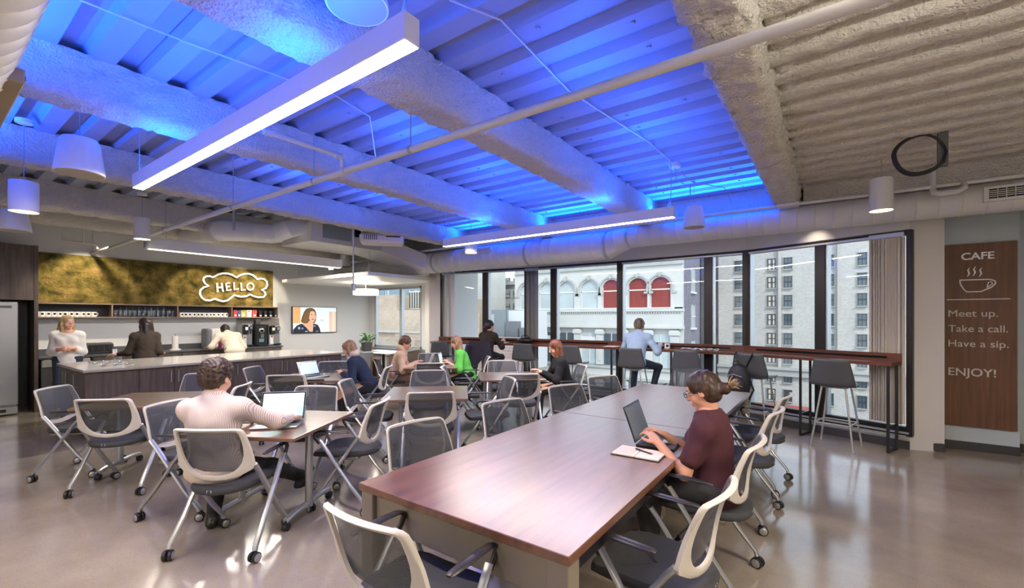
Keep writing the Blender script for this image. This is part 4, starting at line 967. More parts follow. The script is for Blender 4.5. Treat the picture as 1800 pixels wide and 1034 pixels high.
for k, (px, lb_) in enumerate([(457, 'black coffee canister with a pale scoop, left of its row'), (466, 'black coffee canister, second of four on the shelf'), (475, 'black coffee canister with white label, third of four'), (484, 'black coffee canister at the right end of the shelf')]):
    X = XL+.2; b = MB(); b.lathe([(.001, 0), (.042, 0), (.042, .14), (.044, .142), (.044, .155), (.001, .157)], n=18); o = tag(obj('coffee_canister', b, M_blackp, loc=(X, yat(px, X), 1.6205)), lb_, 'canister', 'black canisters on the shelf')
    b = MB(); b.grid(6, 1, lambda u, v: (.0435*math.cos((u-.5)*1.2), .0435*math.sin((u-.5)*1.2), .02+.03*v)); obj('paper_label', b, M_paper, o)
# HELLO sign
hs = empty('hello_sign', 'white cloud outline sign with the word HELLO in front of the moss', 'sign', (XL+.12, 5.0, 2.3))
def mo_pt(cx, cy, x=XL+.11): p = PXw(340+cx/10.34, 460+cy/10.34, x); return p-Vector(hs.location)
cl = [(180,345),(190,295),(235,268),(300,265),(355,287),(395,265),(455,232),(530,214),(620,217),(700,240),(785,287),(850,247),(930,222),(1010,222),(1080,247),(1130,290),(1165,325),(1230,308),(1290,322),(1335,370),(1342,430),(1310,490),(1238,515),(1290,545),(1312,600),(1280,645),(1190,650),(1110,635),(1030,597),(960,632),(870,640),(800,627),(740,612),(690,655),(620,708),(540,724),(460,705),(390,677),(300,708),(220,703),(150,655),(117,590),(127,520),(185,470),(282,440),(215,402)]
M_signw = mat('sign_white', 'f6f4f0', .4, emit=.35, ecol='fff6ea')
b = MB(); b.tube([mo_pt(*p) for p in cl], .028, 8, ry=.022, closed=True, up=(1, 0, 0)); obj('cloud_outline', b, M_signw, hs, smooth=60)
for ch, strokes in (('letter_h', [[(430,388),(440,555)],[(512,388),(540,548)],[(435,472),(525,470)]]), ('letter_e', [[(655,385),(592,400),(612,528),(690,512)],[(600,458),(660,450)]]), ('letter_l', [[(735,380),(745,512),(822,494)]]), ('letter_l', [[(866,385),(876,525),(945,512)]]),
        ('letter_o', [[(1035+60*math.cos(a*PI/8), 455+62*math.sin(a*PI/8)) for a in range(17)]])):
    b = MB()
    for s_ in strokes: b.tube([mo_pt(*p) for p in s_], .019, 8, up=(1, 0, 0))
    obj(ch, b, M_signw, hs, smooth=60)
b = MB()
for p in ((300, 268), (1010, 224), (300, 706), (1190, 650)): q = mo_pt(*p); b.tube([q, q+Vector((-.09, 0, 0))], .006, 6)
obj('standoff', b, M_steel, hs)
# TV
tvy0, tvy1 = yat(513.5, XL+.06), yat(592, XL+.06); tvz0, tvz1 = 1.185, 1.905; TW = tvy1-tvy0; TH = tvz1-tvz0
tv = empty('television', 'flat wall television showing a woman with a brown bob talking', 'television', (XL+.06, tvy0, tvz0))
b = MB(); b.bx(-.06, 0, .3, TW-.3, .2, TH-.2); b.bx(-.035, .0, 0, TW, 0, TH, .004); obj('body', b, M_blackp, tv)
def emi(name, c, s=1.0): return mat('scr_'+name, c, .6, emit=s*.62, ecol=c)
def poly_y(nm, pts, lay, m, par, sc=(TW, TH)):    # flat picture pieces drawn on the screen
    b = MB(); x = .0008*lay+.0015; n = len(pts); b.add([(x, p[0]*sc[0], (1-p[1])*sc[1]) for p in pts], [tuple(range(n))]); return obj(nm, b, m, par, smooth=0)
pic = poly_y('screen', [(.015, .02), (.985, .02), (.985, .975), (.015, .975)], 0, emi('pale', 'cfe0e4', .8), tv)
def T(p): return ((p[0]-215)/(1365-215), (p[1]-125)/(825-125))
def ell(cx, cy, rx, ry, n=20, a0=0, a1=2*PI): return [(cx+rx*math.cos(a0+(a1-a0)*k/n), cy+ry*math.sin(a0+(a1-a0)*k/n)) for k in range(n)]
for nm, pts, lay, c in [('orange_wall', [(235,140),(415,140),(415,565),(235,565)], 1, 'd9a268'), ('curtain', [(1150,250),(1345,250),(1345,800),(1150,800)], 1, 'cdb3a0'), ('curtain_fold', [(1240,260),(1300,260),(1300,790),(1240,790)], 2, 'dcc9b8'),
        ('blouse', [(235,810),(235,730),(330,620),(430,575),(560,560),(730,560),(850,610),(900,700),(925,800),(925,812)], 2, '1b2030'), ('hair', [(640,155),(560,180),(500,260),(450,400),(425,500),(440,545),(520,570),(600,560),(700,540),(760,560),(800,500),(812,400),(810,290),(770,200),(710,160)], 3, '5b4427'),
        ('neck', [(600,500),(730,500),(735,600),(720,790),(640,790),(560,680),(450,575),(600,560)], 4, 'c99d80'), ('face', ell(712, 385, 88, 150), 5, 'd6a78c'), ('hair_side', [(620,200),(700,200),(650,280),(630,380),(620,520),(540,560),(470,540),(500,300)], 6, '6b5230'),
        ('eye_mark', ell(690, 335, 24, 9), 7, '4a2f26'), ('eye_mark', ell(778, 340, 20, 9), 7, '4a2f26'), ('mouth', ell(725, 458, 38, 14), 7, 'a94f48'), ('nose_shadow', ell(740, 405, 16, 8), 7, 'b98068'),
        ('flower', ell(380, 690, 28, 36), 5, '8ea3bd'), ('flower', ell(460, 700, 24, 26), 5, '7389a8'), ('flower', ell(770, 640, 26, 22), 5, '7a8aa6'), ('flower', ell(560, 780, 36, 14), 5, '8ea3bd'), ('flower', ell(830, 780, 40, 16), 5, '64748e'),
        ('caption', [(915,478),(1000,478),(1000,490),(915,490)], 2, '40474c'), ('caption', [(915,518),(1090,514),(1090,520),(915,524)], 2, '8d979c')]:
    o = poly_y(nm, [T(p) for p in pts], lay, emi(c, c, .8), pic)
# things on the back counter
toa = empty('toaster', 'wide chrome toaster with four slots on the back counter', 'toaster', (-11.28, yat(172, -11.28), .9205))
b = MB(); b.box((0, 0, .11), (.24, .42, .2), None, .03); obj('body', b, M_chrome, toa); b = MB(); b.bx(.121, .125, -.16, .17, .04, .17); fp = obj('front_panel', b, M_blackp, toa)
for y in (-.1, -.02, .06, .14): b = MB(); b.bx(.126, .134, y-.012, y+.012, .06, .15); obj('lever', b, M_chrome, fp)
for y in (-.1, .1): b = MB(); b.bx(-.06, .06, y-.07, y+.07, .2, .2105); obj('slot', b, M_blackp, toa)
for px, lb_ in ((199.5, 'small white salt shaker right of the toaster'), (204, 'second white shaker nearer the tumbler')):
    b = MB(); b.lathe([(.001, 0), (.02, 0), (.016, .06), (.018, .075), (.001, .085)], n=14); tag(obj('shaker', b, M_white, loc=(-11.15, yat(px, -11.15), .9205)), lb_, 'shaker', 'shakers by the toaster')
pt = empty('paper_towel_roll', 'white paper towel roll on a holder on the back counter', 'paper towel', (-11.2, yat(308, -11.2), .9205))
b = MB(); b.lathe([(.001, 0), (.095, 0), (.095, .03), (.001, .032)], n=24); obj('holder_base', b, M_white, pt); b = MB(); b.lathe([(.02, .033), (.058, .033), (.058, .30), (.02, .30)], n=28); obj('roll', b, M_paper, pt); b = MB(); b.cyl((0, 0, .03), (0, 0, .34), .006); obj('rod', b, M_chrome, pt)
fc_ = empty('kitchen_faucet', 'tall chrome gooseneck faucet behind the dark haired woman', 'faucet', (-11.42, yat(272, -11.42), .9205))
b = MB(); b.tube([(0, 0, 0), (0, 0, .3)]+[(.09-.09*math.cos(a*PI/8), 0, .3+.09*math.sin(a*PI/8)) for a in range(1, 9)]+[(.18, 0, .22)], .012, 10); b.lathe([(.001, 0), (.026, 0), (.026, .02), (.012, .03)], n=14); obj('spout', b, M_chrome, fc_, smooth=60); b = MB(); b.tube([(0, .015, .08), (0, .07, .11)], .007, 6); obj('lever', b, M_chrome, fc_)
dsp = empty('water_dispenser', 'white and grey countertop dispenser beyond the bending man', 'dispenser', (-11.3, yat(370, -11.3), .9205))
b = MB(); b.box((0, -.08, .22), (.34, .10, .44), None, .03); obj('side_casing', b, mat('mid_grey_plastic', '77797c', .5), dsp); b = MB(); b.box((-.03, .09, .22), (.28, .22, .44), None, .02); obj('body', b, M_white, dsp); b = MB(); b.box((.13, .09, .03), (.12, .2, .05), None, .01); obj('drip_tray', b, M_white, dsp)
b = MB(); b.lathe([(.001, 0), (.035, 0), (.038, .12), (.02, .17), (.02, .2), (.001, .2)], n=16); tag(obj('magenta_bottle', b, mat('magenta', 'a32458', .4), loc=(-11.08, yat(387, -11.08), .9205)), 'magenta bottle on the counter behind the bending man\'s arm', 'bottle')
def machine(px0, px1, ztop, x, nm, lb_, cat, col, kind):
    X = -11.3; y0, y1 = yat(px0, X+.15), yat(px1, X+.15); w_ = y1-y0; t = empty(nm, lb_, cat, (X, (y0+y1)/2, .9205)); h = ztop-.92
    m = col
    if kind == 0:
        b = MB(); b.box((-.05, 0, h/2), (.3, w_, h), None, .015); obj('body', b, M_steel, t); b = MB(); b.box((.12, -w_*.25, h*.74), (.16, w_*.4, h*.42), None, .02); c = obj('brew_head', b, M_blackp, t); b = MB(); b.box((.205, -w_*.25, h*.78), (.006, w_*.24, .07)); obj('display', b, M_paper, c)
        b = MB(); b.box((.12, w_*.25, h*.8), (.12, w_*.36, h*.2), None, .02); obj('hopper', b, M_chrome, t); b = MB(); b.tube([(.14, w_*.25, h*.72), (.14, w_*.25, h*.55)], .014, 8); obj('spout', b, M_blackp, t)
        b = MB(); b.box((.12, w_*.2, .03), (.16, w_*.5, .04), None, .01); obj('drip_tray', b, M_blackp, t); b = MB(); b.box((.102, -w_*.25, .16), (.02, w_*.3, .25), None, .004); q = obj('lower_panel', b, M_white, t); b = MB(); b.box((.114, -w_*.25, .22), (.004, w_*.16, .04)); obj('red_mark', b, mat('magnet_red', 'b5382f', .5), q)
    else:
        b = MB(); b.box((0, 0, h/2), (.36, w_, h), None, .03); obj('body', b, M_blackp, t); b = MB(); b.lathe([(.001, .0), (.055, .0), (.06, .012), (.045, .02), (.001, .02)], (.18, 0, h*.72), 24, 'X'); c = obj('dial_ring', b, M_chrome, t); b = MB(); b.lathe([(.001, .0), (.035, 0), (.03, .03), (.001, .03)], (.2, 0, h*.72), 18, 'X'); obj('dial', b, M_blk, c)
        b = MB(); b.box((.2, 0, h*.47), (.06, .07, .12), None, .01); obj('coffee_outlet', b, M_chrome, t); b = MB(); b.box((.185, 0, .14), (.01, .11, .08), None, .002); obj('cup_panel', b, emi('t', '4d7480', .6), t); b = MB(); b.box((.2, 0, .02), (.16, w_*.8, .03), None, .005); obj('drip_tray', b, M_blackp, t)
        b = MB(); b.box((-.05, 0, h+.06), (.14, w_*.4, .12), None, .01); obj('bean_hopper', b, M_shd, t)
machine(427, 446, 1.47, 0, 'coffee_brewer', 'steel coffee brewer left of the round dial machine', 'coffee machine', M_steel, 0)
machine(448, 469, 1.44, 0, 'espresso_machine', 'tall black espresso machine with round chrome dial', 'coffee machine', M_blackp, 1)
machine(474, 494, 1.44, 0, 'coffee_brewer', 'second steel coffee brewer at the right end of the counter', 'coffee machine', M_steel, 0)
b = MB(); b.bx(XL+.01, XL+.02, yat(415, XL), yat(490, XL), .93, 1.59); struct('wall_steel_panel', b, mat('panel_taupe', '8d877f', .4, metal=.3))
# on the island: tumbler and trays
for k, (px, py, lb_) in enumerate([(163, 636, 'thin round metal tray on the island, farthest of three rows'), (173, 639.5, 'thin round metal tray on the island, middle row'), (186, 643.5, 'thin round metal tray on the island, nearest row')]):
    g = P(px, py, .921); g.x = max(g.x, -9.2); 
    for q in range(3):
        b = MB(); b.lathe([(.001, 0), (.045, 0), (.05, .012), (.047, .012), (.043, .003), (.001, .003)], n=20); tag(obj('metal_dish', b, M_chrome, loc=(g.x-.05+.12*q*0, g.y+.14*q, .9205)), 'thin round metal dish, %s of its row, %s row from the back on the island' % (ORD[q], ORD[k]), 'dish', 'metal dishes on the island')
g = P(210, 641, .921); b = MB(); b.lathe([(.001, 0), (.045, 0), (.05, .11), (.046, .11), (.042, .012), (.001, .012)], n=24); tag(obj('tumbler', b, M_drink, loc=(g.x-.1, g.y, .9205)), 'pair of clear tumblers beside the dark haired woman\'s elbow', 'glass')
# CAFE sign on the right wall
sg = empty('cafe_sign', 'tall walnut sign board reading CAFE with a white coffee cup drawing', 'sign', (1.128, 7.5985, .285)); SW, SH = .612, 2.21
b = MB(); b.bx(0, SW, -.035, 0, 0, SH, .002); obj('board', b, M_sign, sg)
M_let = mat('sign_lettering', 'f4f3ef', .5); M_let2 = mat('sign_lettering_soft', 'c9c3b9', .5)
def s2(px, py):   # crop coordinates of the sign to board coordinates
    l, r = 733+(px*0), 1026; u = (px-733)/(1026-733)
    top = 113-(113-97)*u; bot = 856+(885-856)*u; return Vector((u*SW, -.036, SH*(1-(py-top)/(bot-top))))
def sign_text(s_, x0, x1, ybase, xh, m, wgt, nm):
    me = text_mesh(s_, 1.0, .004, wgt); xs_ = [v.co.x for v in me.vertices]; w0 = min(xs_); w1 = max(xs_)
    hs_ = [v.co.y for v in me.vertices if True]; A = s2(x0, ybase); B = s2(x1, ybase+(0)); cap = .72; kx = (B.x-A.x)/(w1-w0); kz = xh/cap
    for v in me.vertices: x, y, z = v.co; v.co = (A.x+(x-w0)*kx, -.036-z*1.0-.002, A.z+y*kz)
    me.materials.append(m); o = bpy.data.objects.new(nm, me); COL.objects.link(o); o.parent = sg
sign_text('CAFE', 804, 937, 175, .085, M_let, .018, 'title_lettering')
sign_text('Meet up.', 750, 951, 409, .085, M_let2, 0, 'lettering_line'); sign_text('Take a call.', 750, 989, 471, .085, M_let2, 0, 'lettering_line')
sign_text('Have a sip.', 750, 992, 532, .085, M_let2, 0, 'lettering_line'); sign_text('ENJOY!', 750, 943, 650, .095, M_let2, .006, 'lettering_line')
b = MB(); A, B = s2(743, 339), s2(998, 334); b.bx(A.x, B.x, -.04, -.0355, A.z-.004, A.z+.004); obj('rule_line', b, M_let, sg)
cup = empty_ = None
b = MB(); pts = [(797, 258), (914, 258), (914, 264)]; 
b.tube([s2(798, 258), s2(915, 256)], .007, 6, up=(0, 1, 0)); b.tube([s2(798, 258), s2(800, 275), s2(812, 294), s2(826, 307), s2(885, 306), s2(905, 297), s2(925, 289), s2(940, 276), s2(941, 264), s2(930, 259), s2(915, 256)], .007, 6, up=(0, 1, 0))
b.tube([s2(908, 290), s2(914, 268), s2(926, 266), s2(930, 274), s2(915, 285), s2(908, 290)], .005, 6, up=(0, 1, 0)); obj('cup_drawing', b, M_let, sg, smooth=60)
for dx, dy, k in ((832, 0, 1.0), (856, -4, 1.2), (881, 0, 1.0)):
    b = MB(); b.tube([s2(dx+6, 210+dy-3*k), s2(dx-1, 218+dy), s2(dx+3, 226+dy), s2(dx+4, 233+dy), s2(dx-4, 242+dy+3*k)], [.004, .008, .010, .009, .003], 6, up=(0, 1, 0)); obj('steam_drawing', b, M_let, sg, smooth=60)
# banquette, plant, ledge things at the back left corner
bq = empty('banquette', 'tan panelled banquette bench beyond the beige hoodie person, below the bay window', 'bench', (-7.62, 6.57, 0), math.radians(-67))
M_tanl = wood('tan_laminate', '8d7c63', 'a3917a', .5)
b = MB(); b.bx(-.78, .78, -.03, .03, 0, .83, .01); obj('side_panel', b, M_tanl, bq); b = MB(); b.bx(-.7, .7, -.55, -.03, .0, .46, .02); obj('seat', b, mat('bench_upholstery', '74695c', .8), bq)
b = MB(); b.bx(-.8, .8, -.05, .05, .83, .86, .004); obj('cap_rail', b, M_tanl, bq)
lt2 = empty('side_table', 'pale topped small table by the bay window behind the navy hoodie woman', 'table', (-9.3, 7.3, 0)); b = MB(); b.box((0, 0, .73), (1.3, .7, .03), None, .005); obj('tabletop', b, M_white, lt2); b = MB(); b.tube([(0, 0, .03), (0, 0, .72)], .035, 12); b.lathe([(.001, 0), (.28, 0), (.26, .03), (.035, .04)], n=24); obj('pedestal', b, M_black, lt2)
cr2 = empty('credenza', 'low blue grey cabinet beyond the far end of the island', 'cabinet', (-9.7, 5.95, 0)); b = MB(); b.bx(-.7, .7, -.3, .3, 0, .72, .01); obj('body', b, mat('blue_grey_cab', '7d8b93', .5), cr2); b = MB(); b.bx(-.72, .72, -.32, .32, .72, .75, .004); obj('worktop', b, M_ctr, cr2)
pp = PD(645, 605, 11.2); pl_ = empty('potted_plant', 'bushy green plant in a dark planter behind the navy hoodie woman', 'plant', (pp.x, pp.y, .76))
b = MB(); b.lathe([(.001, 0), (.11, 0), (.14, .22), (.125, .22), (.12, .19), (.001, .19)], n=20); obj('planter', b, mat('planter', '4a4744', .7), pl_)
b = MB(); 
for k in range(60):
    a = rnd.uniform(0, 2*PI); r = rnd.uniform(.02, .2); h = rnd.uniform(.26, .46)-r*.25; c = Vector((r*math.cos(a), r*math.sin(a), h)); s_ = rnd.uniform(.05, .085); d = Vector((math.cos(a), math.sin(a), rnd.uniform(-.3, .5))).normalized(); sd = Vector((-math.sin(a), math.cos(a), 0))
    b.add([c-d*s_*.6, c+sd*s_*.45+Vector((0, 0, .01)), c+d*s_, c-sd*s_*.45+Vector((0, 0, .01)), c+Vector((0, 0, -.012))], [(0, 1, 4), (1, 2, 4), (2, 3, 4), (3, 0, 4)])
    if k < 14: b.tube([(0, 0, .18), c*.5+Vector((0, 0, .12)), c], .004, 4)
tag(obj('foliage', b, mat('leaf_green', '3f7a34', .5, var=.3, vscale=12), pl_, smooth=0), kind='stuff')
pd = Vector((pp.x, pp.y, 0)); b = MB(); b.box((0, 0, .38), (.5, .5, .76), None, .01); tag(obj('plant_stand', b, mat('stand_grey', '85888a', .6), loc=(pp.x, pp.y, 0)), 'grey cabinet under the potted plant', 'cabinet')
# ================================================================ OVERHEAD FIXTURES
def spiral(b, pts, r, seam=.19, n=24):
    P_ = [Vector(p) for p in pts]; path = []; rad = []
    rr = r if isinstance(r, (list, tuple)) else [r]*len(P_)
    for a, c, r0, r1 in zip(P_, P_[1:], rr, rr[1:]):
        L = (c-a).length; k = max(1, int(L/seam))
        for i in range(k):
            for f, dr in ((0, 0), (.06, .0), (.09, .005), (.12, 0)):
                t = (i+f)/k
                path.append(a.lerp(c, t)); rad.append(r0+(r1-r0)*t+dr)
    path.append(P_[-1]); rad.append(rr[-1]); b.tube(path, rad, n)
YD = 6.95
xA, xB = PYw(1108, 430, YD).x, PYw(1068, 440, YD).x
dct = empty('window_duct', 'big white spiral air duct running above the window wall', 'duct', (0, YD, 2.9))
b = MB(); spiral(b, [(XR-.05, 0, -.0), (xA, 0, 0), (xB, 0, -.09), (PYw(762, 460, YD).x, 0, -.09), (-10.6, 0, -.09)], [.165, .165, .228, .228, .2]); obj('duct_body', b, M_duct, dct, smooth=60)
for px in (1106, 1070, 932, 770): x = PYw(px, 440, YD).x; r = .168 if px > 1100 else .232; z = 0 if px > 1100 else -.09; b = MB(); b.lathe([(r, -.02), (r+.008, -.02), (r+.008, .02), (r, .02)], (x, 0, z), 26, 'X'); obj('duct_band', b, M_galv, dct)
def grille(b1, b2, x0, x1, y, z0, z1, nx, nz, par, tilt=0):
    b = MB(); b.bx(x0, x1, y-.03, y+.05, z0, z1, .004); g = obj('vent', b, M_duct, par)
    b = MB(); b.bx(x0+.04, x1-.04, y-.032, y-.029, z0+.03, z1-.03); q = obj('vent_opening', b, M_blk, g)
    b = MB()
    for k in range(1, nz): z = z0+.03+(z1-z0-.06)*k/nz; b.bx(x0+.04, x1-.04, y-.036, y-.03, z-.004, z+.004)
    for k in range(1, nx): x = x0+.04+(x1-x0-.08)*k/nx; b.bx(x-.003, x+.003, y-.036, y-.03, z0+.03, z1-.03)
    obj('vent_bars', b, M_duct, g)
xv = PYw(1728, 345, YD-.17).x; grille(0, 0, xv, xv+1.1, -.16, -.07, .09, 16, 5, dct)
xv = PYw(809, 450, YD-.22).x; grille(0, 0, xv, xv+.38, -.21, -.02, .08, 14, 6, dct); grille(0, 0, xv+.4, xv+.8, -.21, -.02, .08, 14, 6, dct)
# hangers for the duct
for px in (1104, 760, 935): x = PYw(px, 400, YD).x; b = MB(); b.tube([(x, -.1, .1), (x, 0, .54)], .004, 6); b.tube([(x, .1, .1), (x, 0, .54)], .004, 6); obj('hanger_wire', b, M_galv, dct)
# overhead duct top left
od = empty('overhead_duct', 'white spiral duct crossing the top left corner close overhead', 'duct', (0, .08, 2.80)); b = MB(); spiral(b, [(-9.8, 0, 0), (1.5, 0, 0)], .249, .14, 36); obj('duct_body', b, M_duct, od, smooth=60)
b = MB(); b.lathe([(.25, -.015), (.262, -.015), (.262, .015), (.25, .015)], (-1.80, 0, 0), 36, 'X'); obj('duct_band', b, M_duct, od)
b = MB(); b.bx(-6.5, -3.0, .19, .27, -.13, -.06, .006); g_ = obj('side_grille', b, mat('tan_metal', '9a8a74', .5), od); b = MB(); b.bx(-6.48, -3.02, .23, .274, -.105, -.085); obj('grille_slot', b, M_blk, g_)
# sprinkler mains
def pipe(nm, pts, r, lb_, cat='pipe', m=M_pipe, par=None):
    b = MB(); b.tube(pts, r, 12); o = obj(nm, b, m, par, smooth=60)
    if lb_: tag(o, lb_, cat)
    return o
pm = empty('sprinkler_pipe', 'long pale sprinkler pipe crossing the blue ceiling diagonally', 'pipe', (0, 2.24, 2.85))
b = MB(); b.tube([(XL+.02, 0, 0), (1.2, 0, 0)], .028, 12); obj('main_pipe', b, M_pipe, pm, smooth=60)
xb = PYw(602, 290, 2.24).x; b = MB(); b.tube([(xb, 0, 0), (xb, 0, .10), (xb, -.04, .13), (xb, -.62, .13), (xb, -.66, .15), (xb, -.66, .24)], .02, 10); obj('branch_pipe', b, M_pipe, pm, smooth=60)
for k, (p, ax) in enumerate([((xb, 0, 0), 'X'), ((xb, -.04, .125), 'Y'), ((xb, -.62, .13), 'Y')]): b = MB(); b.lathe([(.03, -.05), (.036, -.05), (.036, .05), (.03, .05)] if ax == 'X' else [(.02, -.03), (.027, -.03), (.027, .03), (.02, .03)], p, 14, ax); obj('coupling', b, M_pipe, pm)
for px in (163, 290, 410, 722, 552): x = PYw(px, 440, 2.24).x; b = MB(); b.tube([(x, 0, .02), (x, 0, .58)], .005, 6); b.lathe([(.03, -.012), (.034, -.012), (.034, .012), (.03, .012)], (x, 0, 0), 14, 'X'); obj('hanger_rod', b, M_galv, pm)
p2 = empty('sprinkler_pipe', 'white sprinkler pipe running along the window duct with looped fitting at right', 'pipe', (0, 6.7, 3.05)); b = MB(); b.tube([(-8.2, 0, 0), (XR-.02, 0, 0)], .022, 10); obj('main_pipe', b, M_pipe, p2, smooth=60)
xl_ = PYw(1640, 350, 6.7).x; b = MB(); b.tube([(xl_, 0, .22), (xl_, 0, -.02), (xl_, -.05, -.08), (xl_+.04, -.08, -.10), (xl_+.18, -.08, -.10), (xl_+.24, -.05, -.06), (xl_+.24, 0, 0)], .03, 10); obj('loop_fitting', b, M_pipe, p2, smooth=60)
b = MB(); b.tube([(xl_, 0, .2), (xl_, 0, .36)], .004, 6); obj('hanger_rod', b, M_galv, p2)
for px in (1385, 1150): x = PYw(px, 380, 6.7).x; b = MB(); b.bx(x-.12, x+.12, -.04, .12, -.02, .02); obj('bracket', b, M_pipe, p2)
p3 = empty('sprinkler_branch', 'short white sprinkler branch near the wall above the left part of the moss', 'pipe', PD(143, 425, 8.0)); o_ = Vector(p3.location)
b = MB(); b.tube([PD(112, 423, 8.0)-o_, PD(170, 430, 8.25)-o_, PD(172, 438, 8.25)-o_], .022, 8); b.tube([PD(112, 423, 8.0)-o_, PD(112, 415, 8.0)-o_], .03, 8); obj('branch_pipe', b, M_pipe, p3); b = MB(); b.tube([PD(147, 427, 8.1)-o_, Vector((0, 0, 0))+PD(147, 427, 8.1)-o_+Vector((0, 0, 3.47-PD(147, 427, 8.1).z))], .012, 6); obj('hanger_rod', b, M_pipe, p3)
# linear pendant lights with blue uplight on top
BLUE = (.002, .10, 1)
def linear(nm, x0, x1, y, z, lb_, blue, warm, dens=1.0):
    L = x1-x0; t = empty(nm, lb_, 'pendant light', ((x0+x1)/2, y, z)); h = .125; w_ = .085
    b = MB(); b.bx(-L/2, L/2, -w_/2, w_/2, .004, h, .003); obj('housing', b, M_white, t)
    b = MB(); b.bx(-L/2+.005, L/2-.005, -w_/2+.006, w_/2-.006, 0, .006); obj('diffuser', b, M_lens, t)
    for s in (-1, 1): b = MB(); b.tube([(s*(L/2-.04), 0, h), (s*(L/2-.04), 0, 3.42-z)], .004, 6); b.tube([(s*(L/2-.04), 0, h+.1), (s*(L/2-.08), 0, h)], .0025, 5); obj('suspension_wire', b, M_galv, t)
    area('lamp', (0, 0, -.006), L-.05, warm, (1, .86, .70), (0, 0, -1), .07, parent=t)
    if blue: area('uplight', (0, 0, h+.004), L-.05, blue, BLUE, (0, 0, 1), .07, parent=t)
    return t
linear('linear_pendant', -5.03, -1.43, 1.27, 2.75, 'long white linear pendant light overhead, nearer of the two over the tables', 40, 62)
linear('linear_pendant', -5.10, -1.46, 5.21, 2.75, 'long white linear pendant light hanging toward the windows, farther of the two', 40, 70)
area('added_blue_strip', (-3.5, .14, 3.08), 6.6, 135, BLUE, (0, .5, .87), .04, spread=math.radians(122))  # blue strip light added above the duct to tint the deck
for _x in (-1.45, -3.35, -5.4):
    for _y in (2.9, 4.2): area('added_blue_fill', (_x, _y, 2.93), .2, 11, BLUE, (0, 0, 1))  # added lamps without bodies, lifting the blue between the beams
area('added_blue_strip', (-3.4, 6.85, 3.16), 5.6, 150, BLUE, (0, -.5, .87), .04, spread=math.radians(122))  # second added strip, tints the window end of the ceiling blue
b = MB(); c = P(1186, 290, 3.41); b.lathe([(.001, 0), (.065, 0), (.065, -.05), (.05, -.06), (.001, -.06)][::-1], n=20); cn = tag(obj('power_canopy', b, M_white, loc=(c.x, c.y, 3.43)), 'round white ceiling canopy with two wires above the farther linear light', 'canopy')
b = MB(); b.tube([(0, 0, -.06), (.02, .0, -.2), (.25, -.3, -.4), (.3, -.5, -.55)], .005, 6); b.tube([(0, 0, -.06), (.15, .2, -.2), (.45, .5, -.25), (.5, .7, -.4)], .005, 6); obj('wire', b, M_galv, cn)
# kitchen linear box fixture
kf = empty('kitchen_linear_light', 'pale blue white box light hanging lengthways above the island', 'pendant light', (-8.5, 3.9, 2.66))
b = MB(); b.bx(-.07, .07, -1.65, 1.65, 0, .17, .003); obj('housing', b, M_white, kf); b = MB(); b.bx(-.055, .055, -1.62, 1.62, -.006, .002); obj('diffuser', b, M_lens2, kf)
b = MB(); b.box((0, -1.66, .06), (.1, .03, .1), None, .004); obj('end_socket', b, M_galv, kf); b = MB(); b.bx(-.03, .03, 1.4, 1.46, -.05, 0); obj('sensor', b, M_white, kf)
for y in (-1.4, 1.4): b = MB(); b.tube([(0, y, .17), (0, y, .75)], .004, 6); obj('suspension_wire', b, M_galv, kf)
area('lamp', (0, 0, -.012), .1, 85, (1, .93, .84), (0, 0, -1), 3.2, parent=kf)
# pendants
def cyl_pendant(px, pyb, d, lb_, r=.1, h=.33, power=14, ang=75):
    p = PD(px, pyb, d); t = empty('cylinder_pendant', lb_, 'pendant light', p, 0, 'white cylinder pendant lights')
    b = MB(); b.lathe([(r*.93, .01), (r, 0), (r, h), (r*.96, h+.01), (.001, h+.012)], n=28); obj('shade', b, M_white, t); b = MB(); b.lathe([(.001, .03), (r*.92, .012), (r*.93, .01)], n=24); obj('reflector', b, mat('lamp_reflector', 'fff0d8', .4, emit=5, ecol='ffe2b8'), t)
    top = 3.43-p.z; b = MB(); b.tube([(0, 0, h), (0, 0, top-.03)], .004, 6); obj('suspension_wire', b, M_galv, t); b = MB(); b.lathe([(.001, top-.035), (.06, top-.035), (.06, top), (.001, top)], n=20); obj('canopy', b, M_white, t)
    if power: s = spot('lamp', (0, 0, -.012), power, (1, .86, .68), (0, 0, -1), ang, .7, .05); s.parent = t
    return p
cyl_pendant(1549, 371, 4.86, 'white cylinder pendant light hanging at right before the window duct', .105, .34, 30)
cyl_pendant(42, 373, 4.1, 'white cylinder pendant light at the far left edge', .1, .27, 25)
cyl_pendant(250, 421, 6.5, 'white cylinder pendant light above the left end of the island', .1, .3, 25)
cyl_pendant(714, 459, 10.6, 'white cylinder pendant light by the angled duct near the left column', .1, .3, 25)
cyl_pendant(828, 445, 7.4, 'white cylinder pendant light half hidden behind the farther linear light', .1, .25, 25)
def speaker(px, pyb, d, lb_, r=.15, h=.27):
    p = PD(px, pyb, d); t = empty('pendant_speaker', lb_, 'speaker', p, 0, 'white tapered pendant speakers')
    b = MB(); b.lathe([(r, .0), (r*1.0, .02), (r*.80, h*.9), (r*.7, h), (.001, h+.005)], n=32); obj('shell', b, M_white, t, smooth=30); b = MB(); b.lathe([(r*.93, -.003), (r*.93, -.001)], n=28); obj('speaker_grille', b, mat('speaker_grille', 'b5ada0', .7), t)
    top = 3.43-p.z; b = MB(); b.tube([(-.05, 0, h), (0, 0, h+.07), (.05, 0, h)], .0025, 5); b.tube([(0, 0, h+.07), (0, 0, top)], .003, 6); obj('suspension_wire', b, M_galv, t)
speaker(140, 306, 3.45, 'white tapered pendant speaker at the left, lit blue on top', .15, .27); speaker(1220, 400, 6.0, 'white tapered pendant speaker just right of the farther linear light', .14, .28)
